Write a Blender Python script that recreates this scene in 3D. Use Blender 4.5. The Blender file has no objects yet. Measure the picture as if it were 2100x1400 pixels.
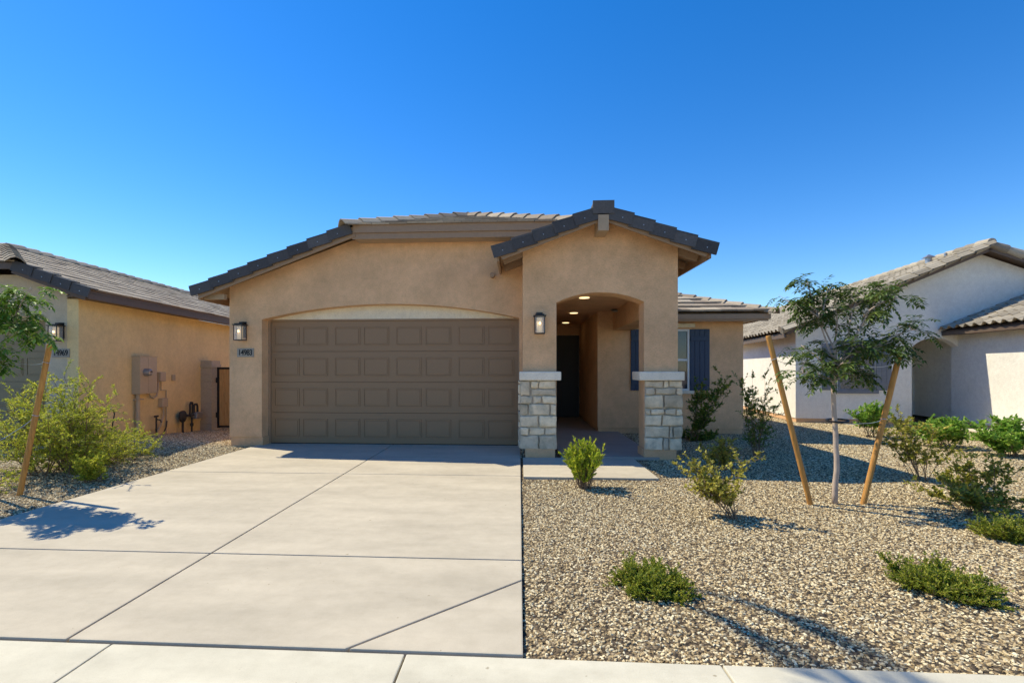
import bpy, bmesh, math, random
from math import sin, cos, pi, radians
from mathutils import Vector, Matrix, noise
R = random.Random(7)
C = bpy.context.scene.collection
# ---------------------------------------------------------------- camera, world, sun, exposure
YAW, FPX, PX0, PY0, CAMZ = radians(3.37), 1000.0, 1006.0, 757.0, 1.47
cam_d = bpy.data.cameras.new('camera'); cam = bpy.data.objects.new('camera', cam_d); C.objects.link(cam)
cam.location = (0, 0, CAMZ); cam.rotation_euler = (pi/2, 0, YAW)
cam_d.sensor_width = 36; cam_d.lens = 36*FPX/2100
cam_d.shift_x = (1050-PX0)/2100; cam_d.shift_y = (PY0-700)/2100
cam_d.clip_start = 0.05; cam_d.clip_end = 2000
S = bpy.context.scene; S.camera = cam
SUN = Vector((-0.72, 0.29, 1.0)).normalized()
elev = math.asin(SUN.z)
sun_d = bpy.data.lights.new('sun', 'SUN'); sun = bpy.data.objects.new('sun', sun_d); C.objects.link(sun)
sun_d.energy = 4.2; sun_d.angle = radians(0.5); sun_d.color = (1.0, 0.92, 0.70)
sun.rotation_euler = SUN.to_track_quat('Z', 'Y').to_euler(); sun.location = (-20, 10, 30)
W = bpy.data.worlds.new('World'); S.world = W; W.use_nodes = True
nt = W.node_tree; bgn = nt.nodes['Background']
sky = nt.nodes.new('ShaderNodeTexSky'); sky.sky_type = 'NISHITA'; sky.sun_disc = False
sky.sun_elevation = elev; sky.sun_rotation = math.atan2(SUN.x, SUN.y)
sky.air_density = 1.0; sky.dust_density = 0.05; sky.ozone_density = 3.0; sky.altitude = 300
hs = nt.nodes.new('ShaderNodeHueSaturation'); hs.inputs['Saturation'].default_value = 1.38; hs.inputs['Hue'].default_value = .507; hs.inputs['Value'].default_value = .95
nt.links.new(sky.outputs[0], hs.inputs['Color']); nt.links.new(hs.outputs[0], bgn.inputs['Color'])
bgn.inputs['Strength'].default_value = 0.15
S.view_settings.view_transform = 'Standard'; S.view_settings.look = 'None'
S.view_settings.exposure = 0.5; S.view_settings.gamma = 1
# ---------------------------------------------------------------- materials
def _nt(name):
    m = bpy.data.materials.new(name); m.use_nodes = True
    t = m.node_tree; return m, t, t.nodes['Principled BSDF']
def _coord(t, scale=(1, 1, 1)):
    tc = t.nodes.new('ShaderNodeTexCoord'); mp = t.nodes.new('ShaderNodeMapping')
    mp.inputs['Scale'].default_value = scale
    t.links.new(tc.outputs['Object'], mp.inputs[0]); return mp.outputs[0]
def _noise(t, vec, scale, detail=4, rough=.6):
    n = t.nodes.new('ShaderNodeTexNoise'); n.inputs['Scale'].default_value = scale
    n.inputs['Detail'].default_value = detail; n.inputs['Roughness'].default_value = rough
    t.links.new(vec, n.inputs['Vector']); return n.outputs['Fac']
def _ramp(t, fac, stops):
    r = t.nodes.new('ShaderNodeValToRGB'); e = r.color_ramp.elements
    while len(e) < len(stops): e.new(.5)
    for k, (p, c) in enumerate(stops): e[k].position = p; e[k].color = (*c, 1)
    t.links.new(fac, r.inputs[0]); return r.outputs[0]
def _mix(t, fac, a, b, mode='MIX'):
    m = t.nodes.new('ShaderNodeMix'); m.data_type = 'RGBA'; m.blend_type = mode
    if isinstance(fac, (int, float)): m.inputs[0].default_value = fac
    else: t.links.new(fac, m.inputs[0])
    for s, v in ((6, a), (7, b)):
        if isinstance(v, tuple): m.inputs[s].default_value = (*v, 1)
        else: t.links.new(v, m.inputs[s])
    return m.outputs[2]
def _bump(t, b, h, strength, dist, prev=None):
    n = t.nodes.new('ShaderNodeBump'); n.inputs['Strength'].default_value = strength; n.inputs['Distance'].default_value = dist
    t.links.new(h, n.inputs['Height'])
    if prev: t.links.new(prev, n.inputs['Normal'])
    t.links.new(n.outputs[0], b.inputs['Normal']); return n.outputs[0]
def _mul(c, k): return tuple(min(1, v*k) for v in c)
def stucco(name, col, stain=.18, streak=True):
    m, t, b = _nt(name); v = _coord(t)
    big = _noise(t, v, 1.3, 6, .65); mid = _noise(t, v, 9, 5, .65)
    c1 = _ramp(t, big, [(.32, _mul(col, 1-stain)), (.62, _mul(col, 1.06))])
    c2 = _ramp(t, mid, [(.35, (.93, .925, .92)), (.65, (1.03, 1.03, 1.03))])
    t.links.new(_mix(t, 1.0, c1, c2, 'MULTIPLY'), b.inputs['Base Color'])
    gr = _noise(t, _coord(t, (1, 1, 2.2)), 34, 4, .75); c3 = _ramp(t, gr, [(.33, (.84, .83, .82)), (.5, (1, 1, 1)), (.7, (1.05, 1.05, 1.05))])
    t.links.new(_mix(t, 1.0, _mix(t, 1.0, c1, c2, 'MULTIPLY'), c3, 'MULTIPLY'), b.inputs['Base Color'])
    hv = _coord(t, (5, 5, 22)) if streak else v
    n1 = _bump(t, b, _noise(t, hv, 3.5, 5, .7), .7, .016)
    _bump(t, b, _noise(t, v, 110, 3, .7), .8, .008, n1)
    b.inputs['Roughness'].default_value = .93; b.inputs['Specular IOR Level'].default_value = .2
    return m
def paint(name, col, rough=.6, var=.1, scale=14, bump=.15, stretch=(1, 1, 1), metal=0):
    m, t, b = _nt(name); v = _coord(t, stretch); f = _noise(t, v, scale, 5, .65)
    t.links.new(_ramp(t, f, [(.3, _mul(col, 1-var)), (.7, _mul(col, 1+var))]), b.inputs['Base Color'])
    b.inputs['Roughness'].default_value = rough; b.inputs['Metallic'].default_value = metal
    if bump: _bump(t, b, f, bump, .004)
    return m
def island(name, stops, rough=.85, nscale=18, nvar=.18, bump=.3, bdist=.004, trans=0, stretch=(1, 1, 1), spec=.3):
    m, t, b = _nt(name); g = t.nodes.new('ShaderNodeNewGeometry')
    c = _ramp(t, g.outputs['Random Per Island'], stops); v = _coord(t, stretch); f = _noise(t, v, nscale, 5, .7)
    f2 = _ramp(t, f, [(.3, (1-nvar,)*3), (.7, (1+nvar*.4,)*3)])
    col = _mix(t, 1.0, c, f2, 'MULTIPLY'); t.links.new(col, b.inputs['Base Color'])
    b.inputs['Roughness'].default_value = rough; b.inputs['Specular IOR Level'].default_value = spec
    if bump: _bump(t, b, f, bump, bdist)
    if trans:
        tr = t.nodes.new('ShaderNodeBsdfTranslucent'); t.links.new(col, tr.inputs[0])
        mx = t.nodes.new('ShaderNodeMixShader'); mx.inputs[0].default_value = trans
        t.links.new(b.outputs[0], mx.inputs[1]); t.links.new(tr.outputs[0], mx.inputs[2])
        t.links.new(mx.outputs[0], t.nodes['Material Output'].inputs[0])
    return m
def concrete(name, col, var=.10):
    m, t, b = _nt(name); v = _coord(t); sv = _coord(t, (1, 3.2, 1))
    big = _noise(t, sv, .8, 6, .6); mid = _noise(t, v, 7, 6, .7); fine = _noise(t, v, 160, 3, .7)
    c = _ramp(t, big, [(.3, _mul(col, 1-var)), (.68, _mul(col, 1+var*.6))])
    c = _mix(t, 1.0, c, _ramp(t, mid, [(.3, (.93, .925, .915)), (.6, (1.03, 1.03, 1.03))]), 'MULTIPLY')
    c = _mix(t, 1.0, c, _ramp(t, fine, [(.25, (.88, .88, .88)), (.5, (1.02, 1.02, 1.02))]), 'MULTIPLY')
    spots = _noise(t, v, 23, 2, .5)
    c = _mix(t, 1.0, c, _ramp(t, spots, [(.22, (.62, .58, .52)), (.27, (1, 1, 1))]), 'MULTIPLY')
    t.links.new(c, b.inputs['Base Color']); b.inputs['Roughness'].default_value = .88
    b.inputs['Specular IOR Level'].default_value = .25
    n1 = _bump(t, b, mid, .18, .01); _bump(t, b, fine, .25, .002, n1); return m
def emit(name, col, s):
    m, t, b = _nt(name); b.inputs['Base Color'].default_value = (*_mul(col, .8), 1)
    b.inputs['Emission Color'].default_value = (*col, 1); b.inputs['Emission Strength'].default_value = s; return m
def glassy(name, tint=(1, 1, 1), rough=.02, alpha=.25):
    m, t, b = _nt(name); b.inputs['Base Color'].default_value = (*tint, 1); b.inputs['Roughness'].default_value = rough
    b.inputs['Alpha'].default_value = alpha; b.inputs['Specular IOR Level'].default_value = .8; return m
def wood(name, c1, c2, axis=2):
    st = [14, 14, 14]; st[axis] = .9
    m, t, b = _nt(name); v = _coord(t, tuple(st)); f = _noise(t, v, 3, 6, .65)
    c = _ramp(t, f, [(.3, c1), (.65, c2)])
    kn = _noise(t, _coord(t, (6, 6, 2.4)), 3, 1, .4)
    c = _mix(t, 1.0, c, _ramp(t, kn, [(.2, (.35, .25, .18)), (.27, (1, 1, 1))]), 'MULTIPLY')
    t.links.new(c, b.inputs['Base Color']); b.inputs['Roughness'].default_value = .75; _bump(t, b, f, .3, .003); return m

WALLC = (.84, .52, .285)
M = dict(
    wall=stucco('tan_stucco', WALLC), plinth=stucco('plinth_stucco', _mul(WALLC, .86), .1, False),
    lintel=stucco('cream_stucco', (.86, .76, .58), .05), yellow=stucco('bounce_lit_stucco', (.88, .66, .33), .08),  # neighbour's side wall: warm bounce light put into the yellow stucco colour
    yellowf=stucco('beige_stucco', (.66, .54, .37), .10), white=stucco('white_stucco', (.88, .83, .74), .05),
    cap=stucco('cast_stone', (.86, .77, .62), .08, False), door=paint('door_paint', (.29, .175, .09), .55, .05, 60, .1),
    door2=paint('olive_door_paint', (.30, .225, .12), .55, .05, 60, .1),
    trim=paint('trim_paint', (.33, .215, .13), .6, .08), trimpale=paint('soffit_paint', (.42, .30, .19), .7, .08),  # second trim colour is paler, for soffits, rafter tails and roof undersides
    darktrim=paint('dark_trim_paint', (.12, .08, .055), .6, .1),
    deck=paint('roof_underlay', (.05, .045, .04), .9, .2),
    tile=island('brown_tile', [(0, (.27, .21, .155)), (.5, (.37, .30, .22)), (1, (.47, .39, .29))], bump=.5),
    edge=island('grey_edge_tile', [(0, (.065, .060, .058)), (1, (.12, .11, .104))], .7, 30, .25, .4),
    stile=island('barrel_tile', [(0, (.22, .185, .14)), (.5, (.34, .29, .22)), (1, (.44, .38, .29))], bump=.4),
    mortar=paint('mortar', (.52, .46, .37), .95, .15, 30, .4),
    navy=paint('navy_paint', (.014, .034, .078), .5, .12, 20, .1), slate=paint('slate_paint', (.15, .17, .20), .5, .1),
    vinyl=paint('white_vinyl', (.72, .71, .68), .4, .03), black=paint('black_metal', (.012, .012, .014), .45, .2, metal=.2),
    iron=paint('dark_iron', (.035, .033, .032), .6, .3), panel=paint('panel_paint', (.50, .39, .26), .55, .05),
    grey=paint('grey_metal', (.36, .36, .37), .35, .1, metal=.6), white_m=paint('galvanised', (.6, .6, .6), .35, .05, metal=.7),
    ink=paint('black_ink', (.01, .01, .01), .6, .1, bump=0), plaque=paint('plaque_stone', (.36, .32, .26), .85, .2, 60, .4),
    stake=wood('round_pole_wood', (.34, .15, .03), (.58, .28, .065)), board=wood('cedar_board', (.44, .23, .075), (.66, .38, .14)),
    bark=paint('pale_bark', (.46, .355, .28), .85, .2, 22, .6, (1, 1, .4)), twig=paint('brown_twig', (.20, .13, .075), .9, .2, 30, .3),
    dirt=paint('desert_soil', (.42, .31, .20), .98, .22, 5, .5), gap=paint('joint_soil', (.10, .075, .055), .98, .25, 40, .3),  # dark brown soil lies under the paving joints
    drive=concrete('driveway_concrete', (.50, .435, .335), .15), walk=concrete('sidewalk_concrete', (.60, .55, .43), .16),
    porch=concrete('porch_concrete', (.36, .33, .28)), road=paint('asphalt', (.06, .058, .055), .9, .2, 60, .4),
    block=paint('concrete_block', (.46, .39, .29), .9, .12, 20, .4), pane=glassy('window_glass', (.04, .06, .09), .03, .75),
    clear=glassy('lantern_glass', (1, 1, 1), .02, .12), frost=emit('frosted_glass', (1.0, .74, .42), .18),
    bulb=emit('warm_bulb', (1, .62, .2), 6), led=emit('ceiling_lamp', (1, .72, .35), 1.5), blind=paint('blind_slats', (.55, .57, .58), .6, .05),
    teal=paint('teal_tape', (.02, .42, .33), .5, .05), room=paint('dark_room', (.02, .02, .022), .9, .1), fdoor_shade=paint('entry_door_shade', (.02, .017, .015), .5, .1),  # entry door near black: the porch recess's shade is put into its paint
    gstone=None)
def leafmat(name, a, b_, c, tr=.42): return island(name, [(0, a), (.55, b_), (1, c)], .55, 30, .1, 0, 0, tr, spec=.35)
L = dict(
    feather=leafmat('feather_leaves', (.24, .31, .03), (.52, .56, .055), (.82, .76, .11)),
    tree=leafmat('tree_leaves', (0.046, 0.091, 0.017), (0.091, 0.152, 0.031), (0.212, 0.273, 0.061), .3),
    lefttree=leafmat('bright_tree_leaves', (0.070, 0.162, 0.020), (0.157, 0.292, 0.041), (0.351, 0.486, 0.081), .3),
    yellow=leafmat('yellow_green_leaves', (0.177, 0.183, 0.024), (0.402, 0.367, 0.060), (0.630, 0.550, 0.106)),
    dark=leafmat('dark_leaves', (0.070, 0.138, 0.018), (0.162, 0.235, 0.030), (0.367, 0.392, 0.059)),
    bright=leafmat('bright_leaves', (0.113, 0.236, 0.027), (0.246, 0.439, 0.054), (0.511, 0.641, 0.108)),
    olive=leafmat('olive_leaves', (0.138, 0.175, 0.026), (0.321, 0.323, 0.045), (0.643, 0.529, 0.089)),
    pencil=leafmat('pencil_leaves', (0.189, 0.304, 0.027), (0.473, 0.574, 0.054), (0.900, 0.844, 0.095)),
    juniper=leafmat('juniper_leaves', (0.116, 0.175, 0.018), (0.275, 0.334, 0.037), (0.597, 0.548, 0.075)),
    orange=leafmat('orange_flowers', (.7, .2, .01), (.8, .26, .02), (.8, .35, .03)))
def stone_mat():
    m, t, b = _nt('veneer_stone'); g = t.nodes.new('ShaderNodeNewGeometry'); v = _coord(t)
    c = _ramp(t, g.outputs['Random Per Island'], [(0, (.50, .41, .29)), (.35, (.72, .61, .45)), (.7, (.82, .68, .48)), (1, (.56, .47, .35))])
    n = _noise(t, v, 6, 6, .7); c = _mix(t, 1.0, c, _ramp(t, n, [(.28, (.62, .63, .60)), (.6, (1.12, 1.1, 1.06))]), 'MULTIPLY')
    s = _noise(t, v, 3.1, 3, .6); c = _mix(t, _ramp(t, s, [(.62, (0, 0, 0)), (.72, (.55,)*3)]), c, (.19, .21, .175))
    t.links.new(c, b.inputs['Base Color']); b.inputs['Roughness'].default_value = .9
    n1 = _bump(t, b, n, .6, .02); _bump(t, b, _noise(t, v, 60, 4, .7), .5, .005, n1); return m
M['stone'] = stone_mat()
# ---------------------------------------------------------------- mesh builder
class MB:
    def __init__(s): s.v = []; s.f = []; s.m = []; s.smooth = False
    def add(s, vs, fs, mi=0):
        n = len(s.v); s.v += [tuple(p) for p in vs]; s.f += [tuple(i+n for i in f) for f in fs]; s.m += [mi]*len(fs); return s
    def box(s, x0, x1, y0, y1, z0, z1, mi=0):
        return s.add([(x, y, z) for z in (z0, z1) for y in (y0, y1) for x in (x0, x1)],
                     [(0, 2, 3, 1), (4, 5, 7, 6), (0, 1, 5, 4), (2, 6, 7, 3), (0, 4, 6, 2), (1, 3, 7, 5)], mi)
    def obox(s, o, U, V, N, u0, u1, v0, v1, n0, n1, mi=0):   # box in an arbitrary frame
        o, U, V, N = map(Vector, (o, U, V, N))
        return s.add([o+U*u+V*v+N*n for n in (n0, n1) for v in (v0, v1) for u in (u0, u1)],
                     [(0, 2, 3, 1), (4, 5, 7, 6), (0, 1, 5, 4), (2, 6, 7, 3), (0, 4, 6, 2), (1, 3, 7, 5)], mi)
    def prism_y(s, pts, y0, y1, mi=0):                        # outline in x,z (counter-clockwise seen from -Y), extruded along y
        n = len(pts); vs = [(x, y0, z) for x, z in pts]+[(x, y1, z) for x, z in pts]
        return s.add(vs, [tuple(range(n)), tuple(range(2*n-1, n-1, -1))]+[(i, i+n, (i+1) % n+n, (i+1) % n) for i in range(n)], mi)
    def prism_z(s, pts, z0, z1, mi=0):
        n = len(pts); vs = [(x, y, z0) for x, y in pts]+[(x, y, z1) for x, y in pts]
        return s.add(vs, [tuple(range(n-1, -1, -1)), tuple(range(n, 2*n))]+[(i, (i+1) % n, (i+1) % n+n, i+n) for i in range(n)], mi)
    def tube(s, pts, rad, seg=8, mi=0, cap=True):
        pts = [Vector(p) for p in pts]; k = len(pts)
        if not isinstance(rad, (list, tuple)): rad = [rad]*k
        base = len(s.v); prev = None
        for i, p in enumerate(pts):
            d = (pts[min(i+1, k-1)]-pts[max(i-1, 0)]).normalized()
            if prev is None: a = d.orthogonal().normalized()
            else: a = (prev-d*prev.dot(d)); a = a.normalized() if a.length > 1e-6 else d.orthogonal().normalized()
            prev = a; b = d.cross(a)
            for j in range(seg):
                an = 2*pi*j/seg; s.v.append(tuple(p+(a*cos(an)+b*sin(an))*rad[i]))
        for i in range(k-1):
            for j in range(seg):
                q = base+i*seg; s.f.append((q+j, q+(j+1) % seg, q+seg+(j+1) % seg, q+seg+j)); s.m.append(mi)
        if cap:
            s.f.append(tuple(base+j for j in range(seg-1, -1, -1))); s.m.append(mi)
            s.f.append(tuple(base+(k-1)*seg+j for j in range(seg))); s.m.append(mi)
        return s
    def leaf(s, p, d, up, ln, w, mi=0):                       # folded pointed leaf: two tris each side
        d = d.normalized(); sd = d.cross(up)
        sd = sd.normalized() if sd.length > 1e-5 else d.orthogonal().normalized()
        nn = sd.cross(d); m_ = p+d*ln*.5-nn*w*.15; tip = p+d*ln-nn*ln*.12
        return s.add([p, m_+sd*w*.5+nn*w*.2, tip, m_-sd*w*.5+nn*w*.2], [(0, 1, 2), (0, 2, 3)], mi)
    def shift(s, o): s.v = [(x-o[0], y-o[1], z-o[2]) for x, y, z in s.v]; return s
def link(name, mb, mats, parent=None, bevel=0, smooth=False, clip=None, label=None, recalc=False):
    me = bpy.data.meshes.new(name); me.from_pydata(mb.v, [], mb.f)
    if not isinstance(mats, (list, tuple)): mats = [mats]
    for m in mats: me.materials.append(m)
    me.polygons.foreach_set('material_index', mb.m)
    if clip or bevel or recalc:
        bm = bmesh.new(); bm.from_mesh(me)
        for co, no in (clip or []):
            bmesh.ops.bisect_plane(bm, geom=bm.verts[:]+bm.edges[:]+bm.faces[:], plane_co=co, plane_no=no, clear_outer=True)
        if recalc or bevel: bmesh.ops.recalc_face_normals(bm, faces=bm.faces)
        if bevel: bmesh.ops.bevel(bm, geom=bm.edges[:], offset=bevel, segments=2, profile=.6, affect='EDGES', clamp_overlap=True)
        bm.to_mesh(me); bm.free()
    if smooth: me.polygons.foreach_set('use_smooth', [True]*len(me.polygons))
    me.update()
    o = bpy.data.objects.new(name, me); C.objects.link(o)
    if parent: o.parent = parent
    if label: o['label'] = label
    return o
def thing(name, label, cat, loc=(0, 0, 0), rz=0, group=None):
    o = bpy.data.objects.new(name, None); C.objects.link(o); o.location = loc; o.rotation_euler = (0, 0, rz)
    o['label'] = label; o['category'] = cat
    if group: o['group'] = group
    return o
def struct(o, kind='structure'): o['kind'] = kind; return o
def at(px, z=None, Y=None, py=None):    # a ground or wall position read off the photograph
    u = (px-PX0)/FPX; dx = u*cos(YAW)-sin(YAW); dy = u*sin(YAW)+cos(YAW)
    if Y is None: t = (CAMZ-z)/((py-PY0)/FPX); return Vector((t*dx, t*dy, z))
    t = Y/dy; return Vector((t*dx, Y, CAMZ+t*(PY0-(py or PY0))/FPX))
# ---------------------------------------------------------------- roof builders
def tiles(P0, U, V, ul, vl, w=.33, ex=.36, th=.032, seed=1, lift=.018):
    r = random.Random(seed); P0, U, V = Vector(P0), Vector(U).normalized(), Vector(V).normalized(); N = U.cross(V)
    if N.z < 0: N = -N
    mb = MB(); rows = int(math.ceil(vl/ex))
    for i in range(rows):
        v0 = i*ex-.03; off = (i % 2)*w*.5
        for j in range(-1, int(ul/w)+2):
            u0 = j*w+off-w*.5; jit = r.uniform(-.004, .006); dv = r.uniform(-.006, .006)
            a = [(u0+.003, v0+dv), (u0+w-.003, v0+dv), (u0+w-.003, v0+ex+.02), (u0+.003, v0+ex+.02)]
            vs = []
            for k, (u, v) in enumerate(a): vs.append(P0+U*u+V*v+N*((lift if k < 2 else -.005)+jit))
            for k, (u, v) in enumerate(a): vs.append(P0+U*u+V*v+N*((lift if k < 2 else -.005)+jit+th))
            mb.add(vs, [(0, 3, 2, 1), (4, 5, 6, 7), (0, 1, 5, 4), (1, 2, 6, 5), (2, 3, 7, 6), (3, 0, 4, 7)])
    return mb
def stiles(P0, U, V, ul, vl, w=.30, ex=.36, amp=.042, seed=1):
    r = random.Random(seed); P0, U, V = Vector(P0), Vector(U).normalized(), Vector(V).normalized(); N = U.cross(V)
    if N.z < 0: N = -N
    mb = MB(); prof = [(0, 0), (.12, .0), (.25, .25), (.38, .75), (.55, 1.0), (.72, .75), (.86, .25), (1.0, 0)]
    for i in range(int(math.ceil(vl/ex))):
        for j in range(int(ul/w)+1):
            jj = r.uniform(-.004, .004); dv = r.uniform(-.008, .008); vs = []
            for v, n0 in ((i*ex-.03+dv, .030), (i*ex+ex+.02, 0)):
                for th in (0, .018):
                    for a, h in prof: vs.append(P0+U*(j*w+a*w)+V*v+N*(h*amp*2+n0+jj+th))
            n = len(prof); fs = []
            for q in range(n-1):
                fs += [(n+q, n+q+1, 3*n+q+1, 3*n+q), (q, q+1, n+q+1, n+q), (2*n+q, q, q+1, 2*n+q+1)]
            mb.add(vs, fs)
    return mb
def caps(A, B, w=.15, drop=.06, ln=.38, h=.045, mb=None):         # ridge and hip caps, laid from A up to B
    A, B = Vector(A), Vector(B); d = (B-A); n = max(1, int(round(d.length/ln))); d.normalize(); step = (B-A).length/n
    sd = d.cross(Vector((0, 0, 1))).normalized(); up = sd.cross(d); mb = mb or MB(); r = random.Random(int(n*7+A.x*3))
    for i in range(n):
        vs = []
        for t_, lift in ((i*step-.03, .035), (i*step+step+.02, 0)):
            c = A+d*t_+up*(lift+r.uniform(-.004, .004))
            for o_ in (0, .022):
                for a, b in ((-w, -drop), (-w*.45, h*.4), (0, h), (w*.45, h*.4), (w, -drop)): vs.append(c+sd*a+up*(b+o_))
        fs = []
        for q in range(4): fs += [(5+q, 5+q+1, 15+q+1, 15+q), (q, q+1, 6+q, 5+q), (10+q, q, q+1, 11+q), (10+q, 11+q, 16+q, 15+q)]
        fs += [(0, 5, 15, 10), (4, 14, 19, 9)]
        mb.add(vs, fs)
    return mb
def rake(A, B, face, mb=None, ln=.39, hgt=.165, wid=.17, inward=None):    # L-shaped rake tiles from A (low) to B (high); face = outward direction
    A, B, F = Vector(A), Vector(B), Vector(face).normalized(); d = B-A; n = max(1, int(round(d.length/ln))); step = d.length/n; d.normalize()
    N = Vector((0, 0, 1)); N = (N-d*N.z).normalized(); mb = mb or MB()
    for i in range(n):
        o = A+d*(i*step)
        dd = (d*step-N*.035-F*.016).normalized(); NN = (N-dd*N.dot(dd)).normalized(); oo = o+N*.035+F*.016
        mb.obox(oo, dd, F, NN, -.02, step+.025, -wid, .03, 0, .028)
        mb.obox(oo, dd, F, NN, -.02, step+.025, .004, .032, -hgt, -.001)
        c = oo+dd*(step*.42)+F*.034-NN*hgt*.55
        mb.obox(c, dd, F, NN, -.006, .006, 0, .006, -.006, .006, 1)
    return mb
def arch_pts(x0, x1, spring, crown, n=18):       # left to right
    w = (x1-x0)/2; h = crown-spring; r = (w*w+h*h)/(2*h); cx = (x0+x1)/2; cz = crown-r; a = math.asin(w/r)
    return [(cx+r*sin(-a+2*a*i/n), cz+r*cos(-a+2*a*i/n)) for i in range(n+1)]
def garage_door(mb, x0, x1, z0, z1, y, cols=8):
    h = (z1-z0)/4; W_ = (x1-x0)
    mb.box(x0+.001, x1-.001, y+.046, y+.07, z0, z1)
    for k in range(4):
        a, b = z0+k*h+.003, z0+(k+1)*h-.003
        mb.box(x0, x1, y, y+.045, a, b)
        for c in range(cols):
            cw = W_/cols; cx = x0+cw*(c+.5)+(.018 if c % 2 == 0 else -.018); pw = cw*.41; m0, m1 = a+h*.2, b-h*.2
            for u0, u1, v0, v1 in ((-pw, pw, m0, m0+.014), (-pw, pw, m1-.014, m1), (-pw, -pw+.014, m0+.014, m1-.014), (pw-.014, pw, m0+.014, m1-.014)):
                mb.box(cx+u0, cx+u1, y-.012, y-.0005, v0, v1)
            mb.box(cx-pw+.034, cx+pw-.034, y-.009, y-.0005, m0+.034, m1-.034)
    return mb
def door_part(parent, x0, x1, z0, z1, y, mat, shift=None):
    mb = garage_door(MB(), x0, x1, z0, z1, y)
    if shift: mb.shift(shift)
    d = link('garage_door', mb, mat, parent, bevel=.0035)
    b = MB().box(x0, x1, y+.005, y+.03, z0-.02, z0+.012); mm = MB()
    if shift: b.shift(shift)
    link('bottom_seal', b, M['black'], d)
    return d
# ================================================================ GROUND, PAVING
def ghz(x, y):                                   # height of the gravel beds
    if 0 <= x < .75 and y > 8.15: return -.008
    z = -.035+.012*noise.noise(Vector((x*.7, y*.7, 3)))
    if x < -5.0:
        k = min(1, max(0, (y-9.4)/4.0)); z -= .24*k
        e = min(1, max(0, (-5.3-x)/1.2)); z += .05*e*(1-k)*min(1, max(0, (y-3)/2))
    else:
        k = min(1, max(0, (y-8.5)/6)); z -= .07*k*min(1, max(0, (x-5)/2))
    return z
g = MB(); g.add([(-400, -400, -.5), (400, -400, -.5), (400, 600, -.5), (-400, 600, -.5)], [(0, 1, 2, 3)])
struct(link('ground', g, M['dirt']))
g = MB(); g.box(-60, 60, -8.5, -.05, -.3, -.16); struct(link('road', g, M['road']))
g = MB(); g.box(-60, 60, -.05, .12, -.3, -.012); g.box(-60, 60, .12, .5, -.3, -.03); struct(link('kerb', g, M['walk'], bevel=.015))
g = MB(); g.box(-60, 60, .5, 2.50, -.3, -.065); g.box(-9.3, -5.06, 2.4, 9.5, -.4, -.32); g.box(-5.1, .024, 2.45, 9.6, -.3, -.045)
struct(link('paving_base', g, M['gap']))
g = MB(); xs = [-2.19+1.6*k for k in range(-14, 16)]
for a in xs: g.box(a+.005, a+1.595, .51, 2.502, -.14, -.006)
struct(link('sidewalk', g, M['walk'], bevel=.007))
def inset(poly, d):
    n = len(poly); out = []
    for i in range(n):
        p0, p1, p2 = Vector(poly[i-1]), Vector(poly[i]), Vector(poly[(i+1) % n])
        e1, e2 = (p1-p0).normalized(), (p2-p1).normalized(); n1, n2 = Vector((-e1.y, e1.x)), Vector((-e2.y, e2.x))
        k = d/(1+n1.dot(n2)); out.append(tuple(p1+(n1+n2)*k))
    return out
g = MB(); XL, XC, XR = -5.10, -2.465, .027; ys = [2.515, 3.77, 6.75, 9.44]
slabs = [[(XL, a), (XC, a), (XC, b), (XL, b)] for a, b in zip(ys, ys[1:])]
slabs += [[(XC, a), (XR, a), (XR, b), (XC, b)] for a, b in zip(ys[1:], ys[2:])]
slabs += [[(XC, ys[0]), (-.914, ys[0]), (XR, 3.42), (XR, ys[1]), (XC, ys[1])], [(-.914, ys[0]), (XR, ys[0]), (XR, 3.42)]]
for p in slabs: g.prism_z(inset(p, .007), -.14, 0)
struct(link('driveway', g, M['drive'], bevel=.009))
g = MB()
for a, b in ((2.515, 6.0), (6.0, 9.4)):
    for c, d in ((-12.3, -9.55), (-15.0, -12.3)): g.prism_z(inset([(c, a), (d, a), (d, b), (c, b)], .007), -.3, -.01)
struct(link('driveway', g, M['drive'], bevel=.009))
g = MB(); g.box(.06, 1.89, 6.72, 8.20, -.14, -.004); struct(link('path', g, M['drive'], bevel=.009))
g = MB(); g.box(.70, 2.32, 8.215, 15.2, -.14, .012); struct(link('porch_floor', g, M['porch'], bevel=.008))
# neighbour's entry path
g = MB(); g.box(11.3, 13.3, 12.2, 14.3, -.3, -.06); struct(link('path', g, M['walk'], bevel=.009))
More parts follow.
